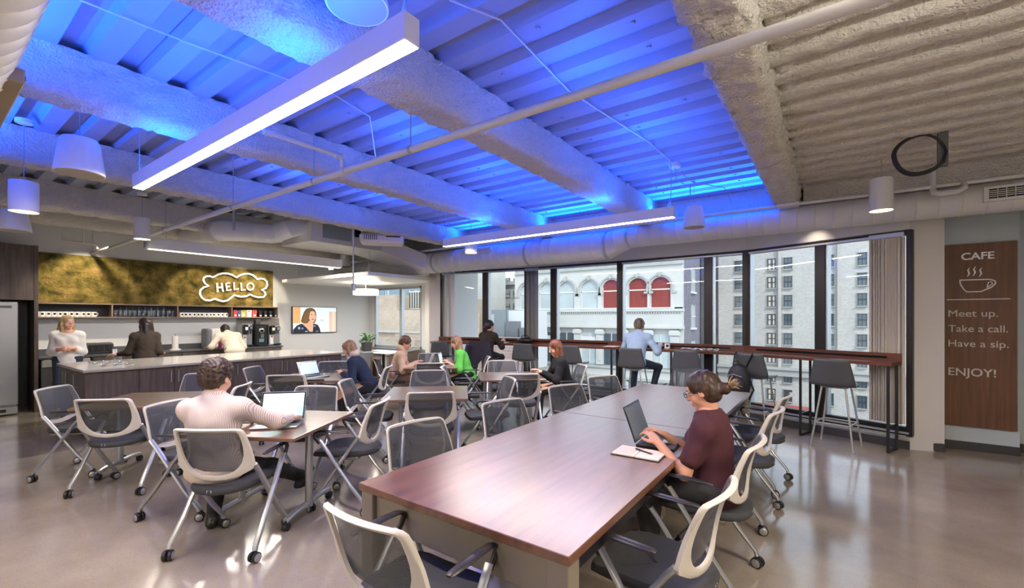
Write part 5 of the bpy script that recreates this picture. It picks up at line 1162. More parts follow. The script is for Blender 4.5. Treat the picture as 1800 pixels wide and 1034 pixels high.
speaker(24, 406, 5.2, 'white tapered pendant speaker at the far left below the cylinder light', .15, .25); speaker(606, 469, 10.6, 'white tapered pendant speaker above the floating ceiling panel', .15, .27)
speaker(628, 12, 2.27, 'round white pendant speaker cut by the top edge above the nearer linear light', .155, .22)
# fan coil unit, ducts over the kitchen
M_off = M_duct
fcu = empty('fan_coil_unit', 'white box air unit hung past the third beam with yellow labels', 'air conditioner', (-8.12, 5.15, 2.99))
b = MB(); b.bx(-.53, .52, -.77, .77, 0, .36, .004); cs = obj('casing', b, M_off, fcu); b = MB(); b.bx(.521, .526, -.55, .05, .09, .34); obj('access_panel', b, M_galv, cs)
M_yel = mat('olive_label', 'a89e3c', .6)
for (y0, y1, z0, z1) in ((.32, .50, .26, .33), (.52, .70, .24, .33), (.34, .52, .15, .23), (.54, .72, .12, .21)): b = MB(); b.bx(.5265, .529, y0, y1, z0, z1); obj('yellow_label', b, M_yel, cs)
b = MB(); b.bx(.5265, .529, .12, .26, .2, .34); obj('black_label', b, M_blk, cs)
for y in (-.5, .5): b = MB(); b.tube([(.45, y, .36), (.45, y, .45)], .005, 6); b.tube([(-.45, y, .36), (-.45, y, .45)], .005, 6); obj('hanger_rod', b, M_galv, fcu)
b = MB()
A = [(-8.55, 5.93, 2.99), (-7.62, 5.93, 2.99), (-7.62, 5.93, 3.3), (-8.55, 5.93, 3.3)]; B = [(-7.85, 6.95, 2.66), (-7.15, 6.75, 2.66), (-7.15, 6.75, 2.98), (-7.85, 6.95, 2.98)]
b.add(A+B, [(0, 1, 2, 3), (7, 6, 5, 4), (0, 4, 5, 1), (1, 5, 6, 2), (2, 6, 7, 3), (3, 7, 4, 0)]); tag(obj('transition_duct', b, M_off, fix=True), 'sloped white rectangular duct joining the box unit to the window duct', 'duct')
b = MB(); pts = [PD(538, 396, 8.25), PD(512, 400, 8.0), PD(480, 411, 7.95), PD(440, 408, 7.7), PD(392, 405, 7.35), PD(368, 409, 7.8), PD(325, 415, 8.6), PD(240, 437, 10.2), PD(205, 447, 11.2)]
spiral(b, pts, [.17, .17, .17, .17, .17, .17, .16, .13, .10], .4); kd = tag(obj('kitchen_duct', b, M_off, smooth=60), 'bent white round duct over the kitchen island leading from the box unit to the wall', 'duct')
b = MB(); b.tube([PD(411, 405, 7.3), PD(411, 360, 7.3)], .02, 4); obj('hanger_strap', b, M_galv, kd)
pj = empty('projector', 'white projector with black buttons hung at the edge of the third beam', 'projector', PD(672, 431, 8.3), math.radians(50))
b = MB(); b.box((0, 0, .09), (.78, .5, .15), None, .03); cs = obj('body', b, mat('projector_white', 'e9dfe2', .4), pj); b = MB(); 
for k in range(7): b.box((-.3+k*.035, -.253, .10), (.012, .01, .09))
obj('air_vent', b, M_shd, cs); b = MB(); b.box((.2, -.252, .12), (.25, .01, .02)); obj('button_row', b, M_blk, cs); b = MB(); b.tube([(0, 0, .16), (0, 0, .5)], .02, 8); obj('mount_pole', b, M_galv, pj)
# floating ceiling panel with drum lamp
fp_ = empty('floating_ceiling_panel', 'white square floating ceiling panel over the back left seating corner', 'ceiling panel', (-9.25, 6.6, 2.46)); b = MB(); b.bx(-1.7, 1.7, -1.05, 1.0, 0, .075, .004); obj('panel', b, M_white, fp_)
for x in (-1.4, 1.4): b = MB(); b.tube([(x, -.8, .07), (x, -.8, .95)], .004, 6); obj('suspension_wire', b, M_galv, fp_)
dl = empty('drum_lamp', 'glowing white drum lamp hanging beneath the floating ceiling panel', 'pendant light', PD(643, 519, 10.9)); b = MB(); b.lathe([(.28, 0), (.30, .005), (.30, .14), (.28, .145)], n=36); obj('shade', b, mat('drum_shade', 'fff1dc', .6, emit=1.6, ecol='fff0d8'), dl)
b = MB(); b.lathe([(.001, .01), (.28, .01), (.28, .015), (.001, .015)], n=30); obj('diffuser', b, mat('drum_diffuser', 'fff1dc', .6, emit=2.0, ecol='fff0d8'), dl); tz = 2.46-dl.location.z; b = MB(); b.tube([(0, 0, .01), (0, 0, tz)], .008, 8); b.lathe([(.001, tz-.02), (.06, tz-.02), (.06, tz), (.001, tz)], n=18); obj('stem', b, M_steel, dl)
s = area('lamp', (0, 0, -.01), .5, 30, (1, .93, .86), (0, 0, -1), parent=dl); s = area('lamp', (0, 0, .16), .5, 14, (1, .87, .72), (0, 0, 1), parent=dl)
# hanging outlet reel
hr = empty('hanging_outlet', 'grey outlet box hanging on a pole beside the drum lamp', 'outlet', PD(621, 510, 7.6)); b = MB(); b.box((0, 0, .05), (.065, .065, .12), .5, .01); obj('outlet_box', b, M_galv, hr); b = MB(); b.tube([(0, 0, .1), (0, 0, 3.4-hr.location.z)], .012, 8); obj('pole', b, M_pipe, hr)
# cable coil and strut at upper right
cc = P(1657, 224, 3.36); st_ = tag(obj('strut_channel', MB().bx(-.035, .035, -.03, .03, -.36, .04), mat('strut_grey', '6b6b68', .5, metal=.4), loc=(cc.x, cc.y, 3.36)), 'short grey steel strut hanging from the sprayed ceiling at upper right', 'strut')
b = MB()
for k in range(3): b.tube([(-.17+(.2+.006*k)*math.cos(a*PI/16)*.92, .02*math.sin(a*PI/5)+.012*k, -.24+(.17+.006*k)*math.sin(a*PI/16)) for a in range(32)], .011, 8, closed=True, up=(0, 1, 0))
co = tag(obj('cable_coil', b, mat('black_rubber', '22262b', .5), loc=(cc.x, cc.y-.06, 3.36), rz=YAW*.3, smooth=60), 'coil of black cable tied to the grey strut', 'cable')
# thin conduit wires over the deck
for k, pts in enumerate([[P(790, 0, 3.41), P(880, 35, 3.41), P(1000, 160, 3.41), P(1140, 250, 3.41), P(1186, 290, 3.41)], [P(140, 0, 3.41), P(330, 75, 3.41), P(520, 145, 3.41)], [P(560, 150, 3.41), P(650, 205, 3.41), P(660, 275, 3.2)]]):
    b = MB(); b.tube(pts, .006, 6); tag(obj('ceiling_wire', b, M_pipe), ['thin wire crossing the blue deck from the top edge to the ceiling canopy', 'thin twisted wire crossing the blue deck at upper left', 'thin curved wire between the nearer light and the sprinkler pipe'][k], 'wire')
# fill lights added outside the frame, and window downlights
linear('linear_pendant', -5.0, -1.4, -1.6, 2.75, 'linear fill light added behind the camera', 0, 55)
linear('linear_pendant', .2, 3.4, 1.8, 2.75, 'linear fill light added right of the camera', 0, 75)
area('lamp', (1.8, 1.8, 2.9), 3.1, 80, (1, .93, .84), (0, 0, 1), .07)  # added unseen uplight that brightens the sprayed ceiling at right
for px in (1006, 1115, 1428): p = PYw(px, 400, 7.35); spot('window_downlight', (p.x, 7.3, 2.98), 9, (1, .8, .58), (0, .35, -1), 80, .8, .03)
for y, e, a in ((2.15, 110, 62), (3.95, 50, 50), (4.9, 85, 60), (5.35, 55, 55)): spot('wall_washer', (-10.35, y, 3.0), e, (1, .84, .62), (-1.15, 0, -.85), a, .45, .03)
for y in (1.6, 3.0, 4.6): spot('kitchen_fill_spot', (-10.5, y, 3.0), 50, (1, .88, .72), (0, 0, -1), 85, .7, .04)  # spots added to brighten the kitchen, no fixture behind them
# ================================================================ THINGS ON TABLES
def laptop(x, y, deg, z, label, lid, base, scr, open_deg=108, w_=.33, d_=.23, picture=True):
    t = empty('laptop', label, 'laptop', (x, y, z), math.radians(deg)-PI/2)
    b = MB(); b.box((0, 0, .009), (w_, d_, .016), None, .004); bs = obj('base', b, base, t); b = MB(); b.bx(-w_/2+.025, w_/2-.025, -.005, d_/2-.025, .0172, .0182); kb = obj('keyboard', b, M_blackp, bs)
    kx = w_-.05
    b = MB(); 
    for r in range(5):
        for c in range(13): b.bx(-kx/2+kx*c/13+.002, -kx/2+kx*(c+1)/13-.002, .002+r*.018, .017+r*.018, .0182, .0200)
    tag(obj('keys', b, M_shd, bs), kind='stuff'); b = MB(); b.bx(-.05, .05, -d_/2+.012, -.015, .0172, .0177); obj('touchpad', b, M_silver, bs)
    l = empty('lid', None, None); l.parent = t; b = MB(); a = math.radians(open_deg-90); R = Matrix.Rotation(-a, 3, 'X')
    b.box(R@Vector((0, 0, d_/2+.006))+Vector((0, d_/2, .016)), (w_, .007, d_), R, .003); bpy.data.objects.remove(l); ld = obj('lid', b, lid, t)
    def sc(nm, u0, u1, v0, v1, lay, m):
        b = MB(); W_ = w_-.02; H_ = d_-.02; o3 = [R@Vector(((u-.5)*W_, -.0045-.0004*lay, .016+v*H_))+Vector((0, d_/2, .016)) for u, v in ((u0, v0), (u1, v0), (u1, v1), (u0, v1))]
        b.add(o3, [(0, 1, 2, 3)]); return obj(nm, b, m, ld, smooth=0)
    sc('bezel', -.02, 1.02, -.02, 1.02, 0, M_blk); sc('screen', .01, .99, .03, .97, 1, scr)
    if picture:
        k = emi('ink', '44566a', .5); k2 = emi('bar', '2c5f92', .8)
        sc('task_bar', .01, .99, .03, .08, 2, emi('taskbar', '6f93a8', .7)); sc('dock_block', .7, .99, .03, .08, 3, k2); sc('window_line', .04, .22, .86, .875, 2, k); sc('window_line', .3, .62, .84, .85, 2, emi('soft', '9dbcc0', .7)); sc('window_line', .04, .13, .78, .795, 2, k)
        for q in range(6): sc('window_line', .2, .85, .68-.09*q, .683-.09*q, 2, emi('soft', '9dbcc0', .7))
    return t
g = P(488, 748, .75); laptop(-3.58, 1.78, 138, .7405, 'open silver laptop with bright screen before the striped shirt man', M_silver, M_silver, emi('mint', 'bfe3dd', .95), 112, .34, .235)
laptop(-.955, 3.08, 184, .7405, 'open black laptop used by the woman in burgundy shirt', M_blackp, M_blackp, mat('dim_screen', '6a747c', .3), 110, .36, .245, False)
g = P(556, 664, .75); laptop(-6.05, 3.55, -175, .7405, 'open silver laptop with lit screen before the woman in navy hoodie', M_silver, M_silver, emi('paleg', 'c2d6cf', .8), 115, .32, .22)
g = P(712, 648, .75); laptop(-6.0, 5.6, 35, .7405, 'open white laptop seen edge on before the person in beige hoodie', M_white, M_silver, emi('paleg', 'c2d6cf', .8), 110, .30, .21, False)
laptop(-5.66, 5.86, 215, .7405, 'open laptop used by the woman in green top', M_white, M_silver, emi('paleg', 'c2d6cf', .8), 100, .30, .21, False)
b = MB(); b.box((0, 0, .008), (.26, .19, .014), None, .002); nbk = tag(obj('closed_notebook', b, M_blackp, loc=(-5.82, 3.42, .7405), rz=.8), 'dark closed notebook lying beside the navy hoodie woman\'s laptop', 'notebook'); b = MB(); b.box((.002, .002, .008), (.262, .186, .009)); obj('pages', b, M_paper, nbk)
nb_ = empty('open_notebook', 'open notebook with pale pages and a dark cover beside the black laptop', 'notebook', (-.985, 2.74, .7405), math.radians(2)); b = MB(); b.box((0, 0, .002), (.30, .20, .004), None, .001); obj('cover', b, M_blackp, nb_)
for s in (-1, 1): b = MB(); b.box((s*.073, 0, .009), (.142, .19, .010), None, .002); pg = obj('page_block', b, mat('page_cream', 'e6d9cc', .8), nb_)
b = MB(); 
for r in range(12): b.bx(-.13, -.02, -.08+r*.013, -.0788+r*.013, .0141, .0146)
tag(obj('handwriting', b, mat('ink_grey', '9a918c', .8), nb_), kind='stuff')
pn = empty('pen', 'black pen lying on the open notebook', 'pen', (-.955, 2.75, .761), math.radians(-22)); b = MB(); b.tube([(-.07, 0, 0), (.05, 0, 0), (.068, 0, 0)], [.0045, .0045, .001], 10); obj('barrel', b, M_blackp, pn); b = MB(); b.tube([(-.07, 0, 0), (-.02, 0, 0)], .0052, 10); b.tube([(-.065, 0, .006), (-.03, 0, .006)], .0012, 5); obj('cap', b, M_shd, pn)
def cupg(x, y, lb_, r=.036, h=.13): o = glass_obj('drinking_glass', lb_, r, h); o.location = (x, y, .7405); return o
g = P(530, 747, .74); cupg(g.x, g.y, 'tall clear drinking glass right of the silver laptop', .035, .15)
g = P(575, 664, .74); cupg(-6.22, 3.92, 'clear glass, left of two on the navy hoodie woman\'s table'); cupg(-6.12, 4.0, 'clear glass, right of two on the navy hoodie woman\'s table')
b = MB(); b.lathe([(.001, .003), (.02, .003), (.035, .01), (.042, .04), (.036, .07), (.033, .07), (.038, .04), (.001, .008)], n=18); tag(obj('short_glass', b, M_drink, loc=(-6.28, 3.80, .7405)), 'short round glass behind the navy hoodie woman\'s laptop', 'glass')
cupg(-4.02, 5.72, 'tall clear glass on the red haired woman\'s table', .034, .16)
g = P(754, 650, .74); b = MB(); b.lathe([(.001, .003), (.035, .003), (.045, .02), (.05, .08), (.034, .13), (.045, .17), (.042, .17), (.031, .13), (.046, .08), (.04, .02), (.001, .01)], n=20); pt_ = tag(obj('water_pitcher', b, M_drink, loc=(-5.78, 5.74, .7405), smooth=50), 'clear water pitcher on the back table between two people', 'pitcher'); b = MB(); b.tube([(.04, 0, .15), (.08, 0, .12), (.08, 0, .07), (.045, 0, .05)], .006, 6); obj('handle', b, M_drink, pt_)
# on the bar
def on_bar(i, px, dist, z=1.0705): p = offs(i, tpx_off(i, px, dist), dist); return (p.x, p.y, z)
hb = empty('black_handbag', 'black handbag lying on the window bar right of the ponytail woman', 'bag', on_bar(0, 923, .25), .2)
b = MB(); b.sphere((0, 0, .065), 1, 10, (.17, .10, .065)); b.sphere((.07, .0, .06), 1, 8, (.1, .09, .055)); obj('bag_body', b, M_blackp, hb, smooth=80); b = MB(); b.tube([(-.1, 0, .1), (-.06, .02, .16), (.04, .02, .165), (.1, 0, .11)], .008, 6); obj('strap', b, M_black, hb)
sn = empty('snack_box', 'paper wrap with snack on the bar in front of the ponytail woman', 'food', on_bar(0, 885, .27)); b = MB(); b.box((0, 0, .01), (.2, .15, .015), .3, .003); obj('wrapper', b, M_paper, sn); b = MB(); b.sphere((-.03, 0, .035), 1, 8, (.07, .045, .03)); obj('bread', b, mat('bread', 'c79a62', .8), sn)
b = MB(); b.lathe([(.001, 0), (.035, 0), (.036, .07), (.032, .07), (.03, .01), (.001, .01)], n=18); tag(obj('small_tumbler', b, M_drink, loc=on_bar(0, 905, .2)), 'small clear tumbler left of the black handbag', 'glass')
b = MB(); 
for k in range(3): b.box((.03*k, .01*k, .003+.004*k), (.24, .17, .003), .2*k)
tag(obj('paper_sheets', b, M_paper, loc=on_bar(1, 1072, .28)), 'loose white paper sheets on the bar left of the blue shirt man', 'paper')
wb = empty('white_device', 'small white box with a black slot on the bar by the blue shirt man\'s elbow', 'device', on_bar(2, 1173, .18), .1); b = MB(); b.box((0, 0, .045), (.09, .05, .09), None, .006); obj('body', b, M_white, wb); b = MB(); b.box((.005, -.026, .05), (.04, .004, .035)); obj('slot', b, M_blk, wb)
b = MB(); rr = random.Random(2); pts = [(-.3+.6*k/40+.06*math.sin(k*.9), .06*math.cos(k*1.3), .006+.025*abs(math.sin(k*.7))) for k in range(41)]; b.tube(pts, .006, 6); 
tag(obj('charging_cables', b, M_white, loc=on_bar(2, 1228, .24), smooth=60), 'tangle of white charging cables on the window bar', 'cable')
# backpack on stool
s6 = ST[6]; bp_ = empty('backpack', 'black backpack with straps hanging on the back of a bar stool', 'backpack', Vector(s6.location)+Matrix.Rotation(s6.rotation_euler[2], 3, 'Z')@Vector((-.06, -.40, .50)), s6.rotation_euler[2])
b = MB(); b.sphere((0, 0, .22), 1, 14, (.16, .10, .25)); b.sphere((0, -.07, .15), 1, 12, (.13, .07, .14)); b.sphere((0, .0, .03), 1, 10, (.14, .09, .09)); obj('pack_body', b, mat('nylon_black', '1e1f22', .6, bump=.3, bscale=40), bp_, smooth=80)
for s in (-1, 1): b = MB(); b.tube([(s*.09, .02, .42), (s*.11, .09, .52), (s*.12, .15, .60), (s*.12, .19, .60)], .018, 6, ry=.006); b.tube([(s*.12, .03, .3), (s*.19, .02, .12), (s*.14, 0, -.02)], .014, 6); obj('strap', b, M_black, bp_)
b = MB(); b.tube([(-.1, -.12, .30), (0, -.15, .33), (.1, -.12, .30)], .006, 6); b.tube([(-.11, -.13, .17), (0, -.15, .19), (.11, -.13, .17)], .006, 6); obj('zipper', b, M_steel, bp_)
b = MB(); b.tube([(-.04, -.06, .44), (-.03, -.07, .50), (.03, -.07, .50), (.04, -.06, .44)], .008, 6); obj('top_loop', b, M_black, bp_)
# papers and items at far side counter
tg = empty('cable_tangle', 'thin black wavy wire thing on the low cabinet past the island end', 'cable', (-9.4, 5.9, .7505)); b = MB(); b.tube([(-.3+.05*k, .05*math.sin(k*1.7), .02+.03*abs(math.sin(k*1.1))) for k in range(13)], .008, 6); obj('wire', b, M_blackp, tg)
# ================================================================ PEOPLE
def V(*a): return np.array(a, float)
def fr(f, up=(0, 0, 1)):            # orthonormal frame: columns right, forward, up
    f = V(*f); f /= np.linalg.norm(f); u = V(*up); u = u-f*u.dot(f); u /= np.linalg.norm(u); r = np.cross(f, u); return np.stack([r, f, u], 1)
class SDF:
    def __init__(s, k=.03): s.p = []; s.k = k
    def cap(s, a, b, ra, rb=None, k=None): s.p.append(('c', V(*a), V(*b), ra, ra if rb is None else rb, k)); return s
    def ell(s, c, r, R=None, k=None): s.p.append(('e', V(*c), V(*r), np.eye(3) if R is None else R, 0, k)); return s
    def sub(s, c, r, R=None, k=.01): s.p.append(('s', V(*c), V(*r), np.eye(3) if R is None else R, 0, k)); return s
    def chain(s, pts, rs, k=None):
        for a, b, ra, rb in zip(pts, pts[1:], rs, rs[1:]): s.cap(a, b, ra, rb, k)
        return s
    def mesh(s, h, inflate=0, cut=None, noise_=0, nf=30):
        lo = np.full(3, 9.); hi = np.full(3, -9.)
        for q in s.p:
            if q[0] == 'c': r = max(q[3], q[4]); a = np.minimum(q[1], q[2])-r; b = np.maximum(q[1], q[2])+r
            elif q[0] == 'e': r = q[2].max(); a = q[1]-r; b = q[1]+r
            else: continue
            lo = np.minimum(lo, a); hi = np.maximum(hi, b)
        m = .02+inflate; lo = lo-m-2*h; hi = hi+m+2*h; n = np.ceil((hi-lo)/h).astype(int)+1
        D = np.full(n, .2); ax = [lo[i]+h*np.arange(n[i]) for i in range(3)]
        for q in s.p:
            k = s.k if q[5] is None else q[5]; mg = k+3*h+inflate+.01
            if q[0] == 'c': r = max(q[3], q[4]); a = np.minimum(q[1], q[2])-r-mg; b = np.maximum(q[1], q[2])+r+mg
            else: r = q[2].max(); a = q[1]-r-mg; b = q[1]+r+mg
            i0 = np.clip(((a-lo)/h).astype(int), 0, n-1); i1 = np.clip(((b-lo)/h).astype(int)+2, 1, n)
            sl = tuple(slice(i0[i], i1[i]) for i in range(3)); X, Y, Z = np.meshgrid(ax[0][sl[0]], ax[1][sl[1]], ax[2][sl[2]], indexing='ij', sparse=True)
            if q[0] == 'c':
                ba = q[2]-q[1]; L2 = ba.dot(ba)+1e-12; t = np.clip(((X-q[1][0])*ba[0]+(Y-q[1][1])*ba[1]+(Z-q[1][2])*ba[2])/L2, 0, 1)
                d = np.sqrt((X-q[1][0]-t*ba[0])**2+(Y-q[1][1]-t*ba[1])**2+(Z-q[1][2]-t*ba[2])**2)-(q[3]+(q[4]-q[3])*t)
            else:
                R = q[3]; dx, dy, dz = X-q[1][0], Y-q[1][1], Z-q[1][2]; l = [dx*R[0, i]+dy*R[1, i]+dz*R[2, i] for i in range(3)]
                k0 = np.sqrt(sum((l[i]/q[2][i])**2 for i in range(3)))+1e-9; k1 = np.sqrt(sum((l[i]/q[2][i]**2)**2 for i in range(3)))+1e-9; d = k0*(k0-1)/k1
            cur = D[sl]
            if q[0] == 's': hh = np.clip(.5-.5*(cur+d)/k, 0, 1); D[sl] = cur*(1-hh)-d*hh+k*hh*(1-hh)
            else: hh = np.clip(.5+.5*(cur-d)/k, 0, 1); D[sl] = cur*(1-hh)+d*hh-k*hh*(1-hh)
        D = D-inflate
        if noise_:
            X, Y, Z = np.meshgrid(*ax, indexing='ij', sparse=True)
            D = D+noise_*(np.sin(X*nf+2*np.sin(Z*nf*.7))*np.sin(Y*nf*1.1+1.5*np.sin(X*nf*.6))*np.sin(Z*nf*.9+2*np.sin(Y*nf*.8)))
        if cut:
            X, Y, Z = np.meshgrid(*ax, indexing='ij', sparse=True)
            for (p0, nn) in cut: nn = V(*nn); nn = nn/np.linalg.norm(nn); D = np.maximum(D, (X-p0[0])*nn[0]+(Y-p0[1])*nn[1]+(Z-p0[2])*nn[2])
        return snet(D, lo, h)
def snet(D, lo, h):
    S_ = D < 0; nx, ny, nz = D.shape; c = [(0,0,0),(1,0,0),(0,1,0),(1,1,0),(0,0,1),(1,0,1),(0,1,1),(1,1,1)]
    cs = [S_[a:nx-1+a, b:ny-1+b, d:nz-1+d] for a, b, d in c]; cnt = sum(x.astype(np.int8) for x in cs); act = (cnt > 0) & (cnt < 8)
    idx = np.argwhere(act); vid = -np.ones(act.shape, int); vid[act] = np.arange(len(idx)); P_ = np.zeros((len(idx), 3)); W_ = np.zeros(len(idx))
    cv = np.array([D[idx[:, 0]+a, idx[:, 1]+b, idx[:, 2]+d] for a, b, d in c])
    for i, j in ((0,1),(2,3),(4,5),(6,7),(0,2),(1,3),(4,6),(5,7),(0,4),(1,5),(2,6),(3,7)):
        x, y = cv[i], cv[j]; m = (x < 0) != (y < 0); t = np.where(m, x/(x-y+1e-12), 0); a, b = np.array(c[i], float), np.array(c[j], float)
        P_ += np.where(m[:, None], a+(b-a)*t[:, None], 0); W_ += m
    P_ = (idx+P_/W_[:, None])*h+lo; F = []
    for axis in range(3):
        o1, o2 = [(1, 2), (2, 0), (0, 1)][axis]; A = [slice(None)]*3; B = [slice(None)]*3; A[axis] = slice(0, -1); B[axis] = slice(1, None)
        s0, s1 = S_[tuple(A)], S_[tuple(B)]; e = np.argwhere(s0 != s1); e = e[(e[:, o1] > 0) & (e[:, o2] > 0) & (e[:, o1] < D.shape[o1]-1) & (e[:, o2] < D.shape[o2]-1)]
        def g(d1, d2): q = e.copy(); q[:, o1] -= d1; q[:, o2] -= d2; return vid[q[:, 0], q[:, 1], q[:, 2]]
        Q = np.stack([g(1, 1), g(0, 1), g(0, 0), g(1, 0)], 1); fl = ~s0[e[:, 0], e[:, 1], e[:, 2]]; Q[fl] = Q[fl][:, ::-1]; F.append(Q)
    return P_, np.concatenate(F)
def tomesh(name, parts, mats):
    vs = []; fs = []; mi = []; k = 0
    for (p, f, m) in parts: vs.append(p); fs.append(f+k); mi += [m]*len(f); k += len(p)
    vs = np.concatenate(vs); fs = np.concatenate(fs); me = bpy.data.meshes.new(name); me.from_pydata(vs.tolist(), [], fs.tolist())
    for m in mats: me.materials.append(m)
    me.polygons.foreach_set('material_index', mi); me.polygons.foreach_set('use_smooth', [True]*len(me.polygons)); me.update(); return me
def ik(a, c, l1, l2, hint):
    a, c, hint = V(*a), V(*c), V(*hint); d = c-a; L = np.linalg.norm(d); 
    if L > (l1+l2)*.995: c = a+d/L*(l1+l2)*.995; d = c-a; L = np.linalg.norm(d)
    u = d/L; x = (l1*l1-l2*l2+L*L)/(2*L); hh = math.sqrt(max(0, l1*l1-x*x)); p = hint-u*hint.dot(u); p /= np.linalg.norm(p); return a+u*x+p*hh, c
def hand(s, w_, d, n, side, curl=.5, sc=1.0, spread=1.0):
    # wrist, pointing direction, palm normal (out of the palm), side=+1 thumb on +lateral
    d = V(*d); d /= np.linalg.norm(d); n = V(*n); n = n-d*n.dot(d); n /= np.linalg.norm(n); l = np.cross(d, n)*side; w_ = V(*w_)
    pc = w_+d*.045*sc; s.ell(pc, (.040*sc, .050*sc, .0155*sc), np.stack([l, d, n], 1), k=.012); s.cap(w_-d*.03, w_+d*.015, .024*sc, .024*sc, k=.02)
    for i, (lat, ln, off) in enumerate(((.030, .072, .088), (.011, .080, .094), (-.009, .074, .091), (-.028, .058, .082))):
        p = w_+l*lat*sc+d*off*sc*.88; q = d+l*(.10*(1.2-i)*spread); q /= np.linalg.norm(q); s.cap(w_+l*lat*.8*sc+d*.04*sc, p, .0105*sc, .0095*sc, k=.006)
        for j, (fl, r) in enumerate(((.42, .0088), (.32, .0080), (.26, .0072))):
            a = curl*(.45+.55*j); v = q*math.cos(a)+n*math.sin(a); p2 = p+v*ln*fl*sc; s.cap(p, p2, r*sc*1.04, r*sc*.95, k=.003); p = p2; q = v
    t0 = w_+l*.026*sc+d*.015*sc; t1 = t0+(l*.62+d*.62+n*.35)*.04*sc; t2 = t1+(l*.25+d*.85+n*.35)*.032*sc; t3 = t2+(d*.95+n*.35-l*.05)*.024*sc
    s.cap(t0, t1, .015*sc, .012*sc, k=.01); s.cap(t1, t2, .0112*sc, .0098*sc, k=.004); s.cap(t2, t3, .0095*sc, .008*sc, k=.004)
def head(s, c, R, sc=1.0, masc=0):
    def L(x, y, z): return c+R@(V(x, y, z)*sc)
    def e(p, r, k=None, RR=None): s.ell(L(*p), V(*r)*sc, R if RR is None else RR, k)
    e((0, -.008, .030), (.074, .094, .083), .02); e((0, .022, -.045), (.058, .066, .068), .035); e((0, .066, -.098), (.022, .018, .017), .03)
    e((.045, .050, -.038), (.018, .022, .022), .02); e((-.045, .050, -.038), (.018, .022, .022), .02)      # cheekbones
    s.cap(L(-.036, .075, .026), L(.036, .075, .026), .010*sc, k=.015)                                      # brow
    s.cap(L(0, .086, .012), L(0, .106, -.026), .0075*sc, .0115*sc, k=.010); s.cap(L(-.013, .094, -.030), L(.013, .094, -.030), .0075*sc, k=.006)
    s.cap(L(-.015, .083, -.060), L(.015, .083, -.060), .0075*sc, k=.007); s.cap(L(-.012, .082, -.070), L(.012, .082, -.070), .0078*sc, k=.006)
    for q in (-1, 1): s.sub(L(q*.031, .097, .008), V(.018, .016, .011)*sc, R, .008); e((q*.0755, -.008, -.008), (.009, .019, .030), .006); s.sub(L(q*.083, -.001, -.006), V(.006, .009, .016)*sc, R, .004)
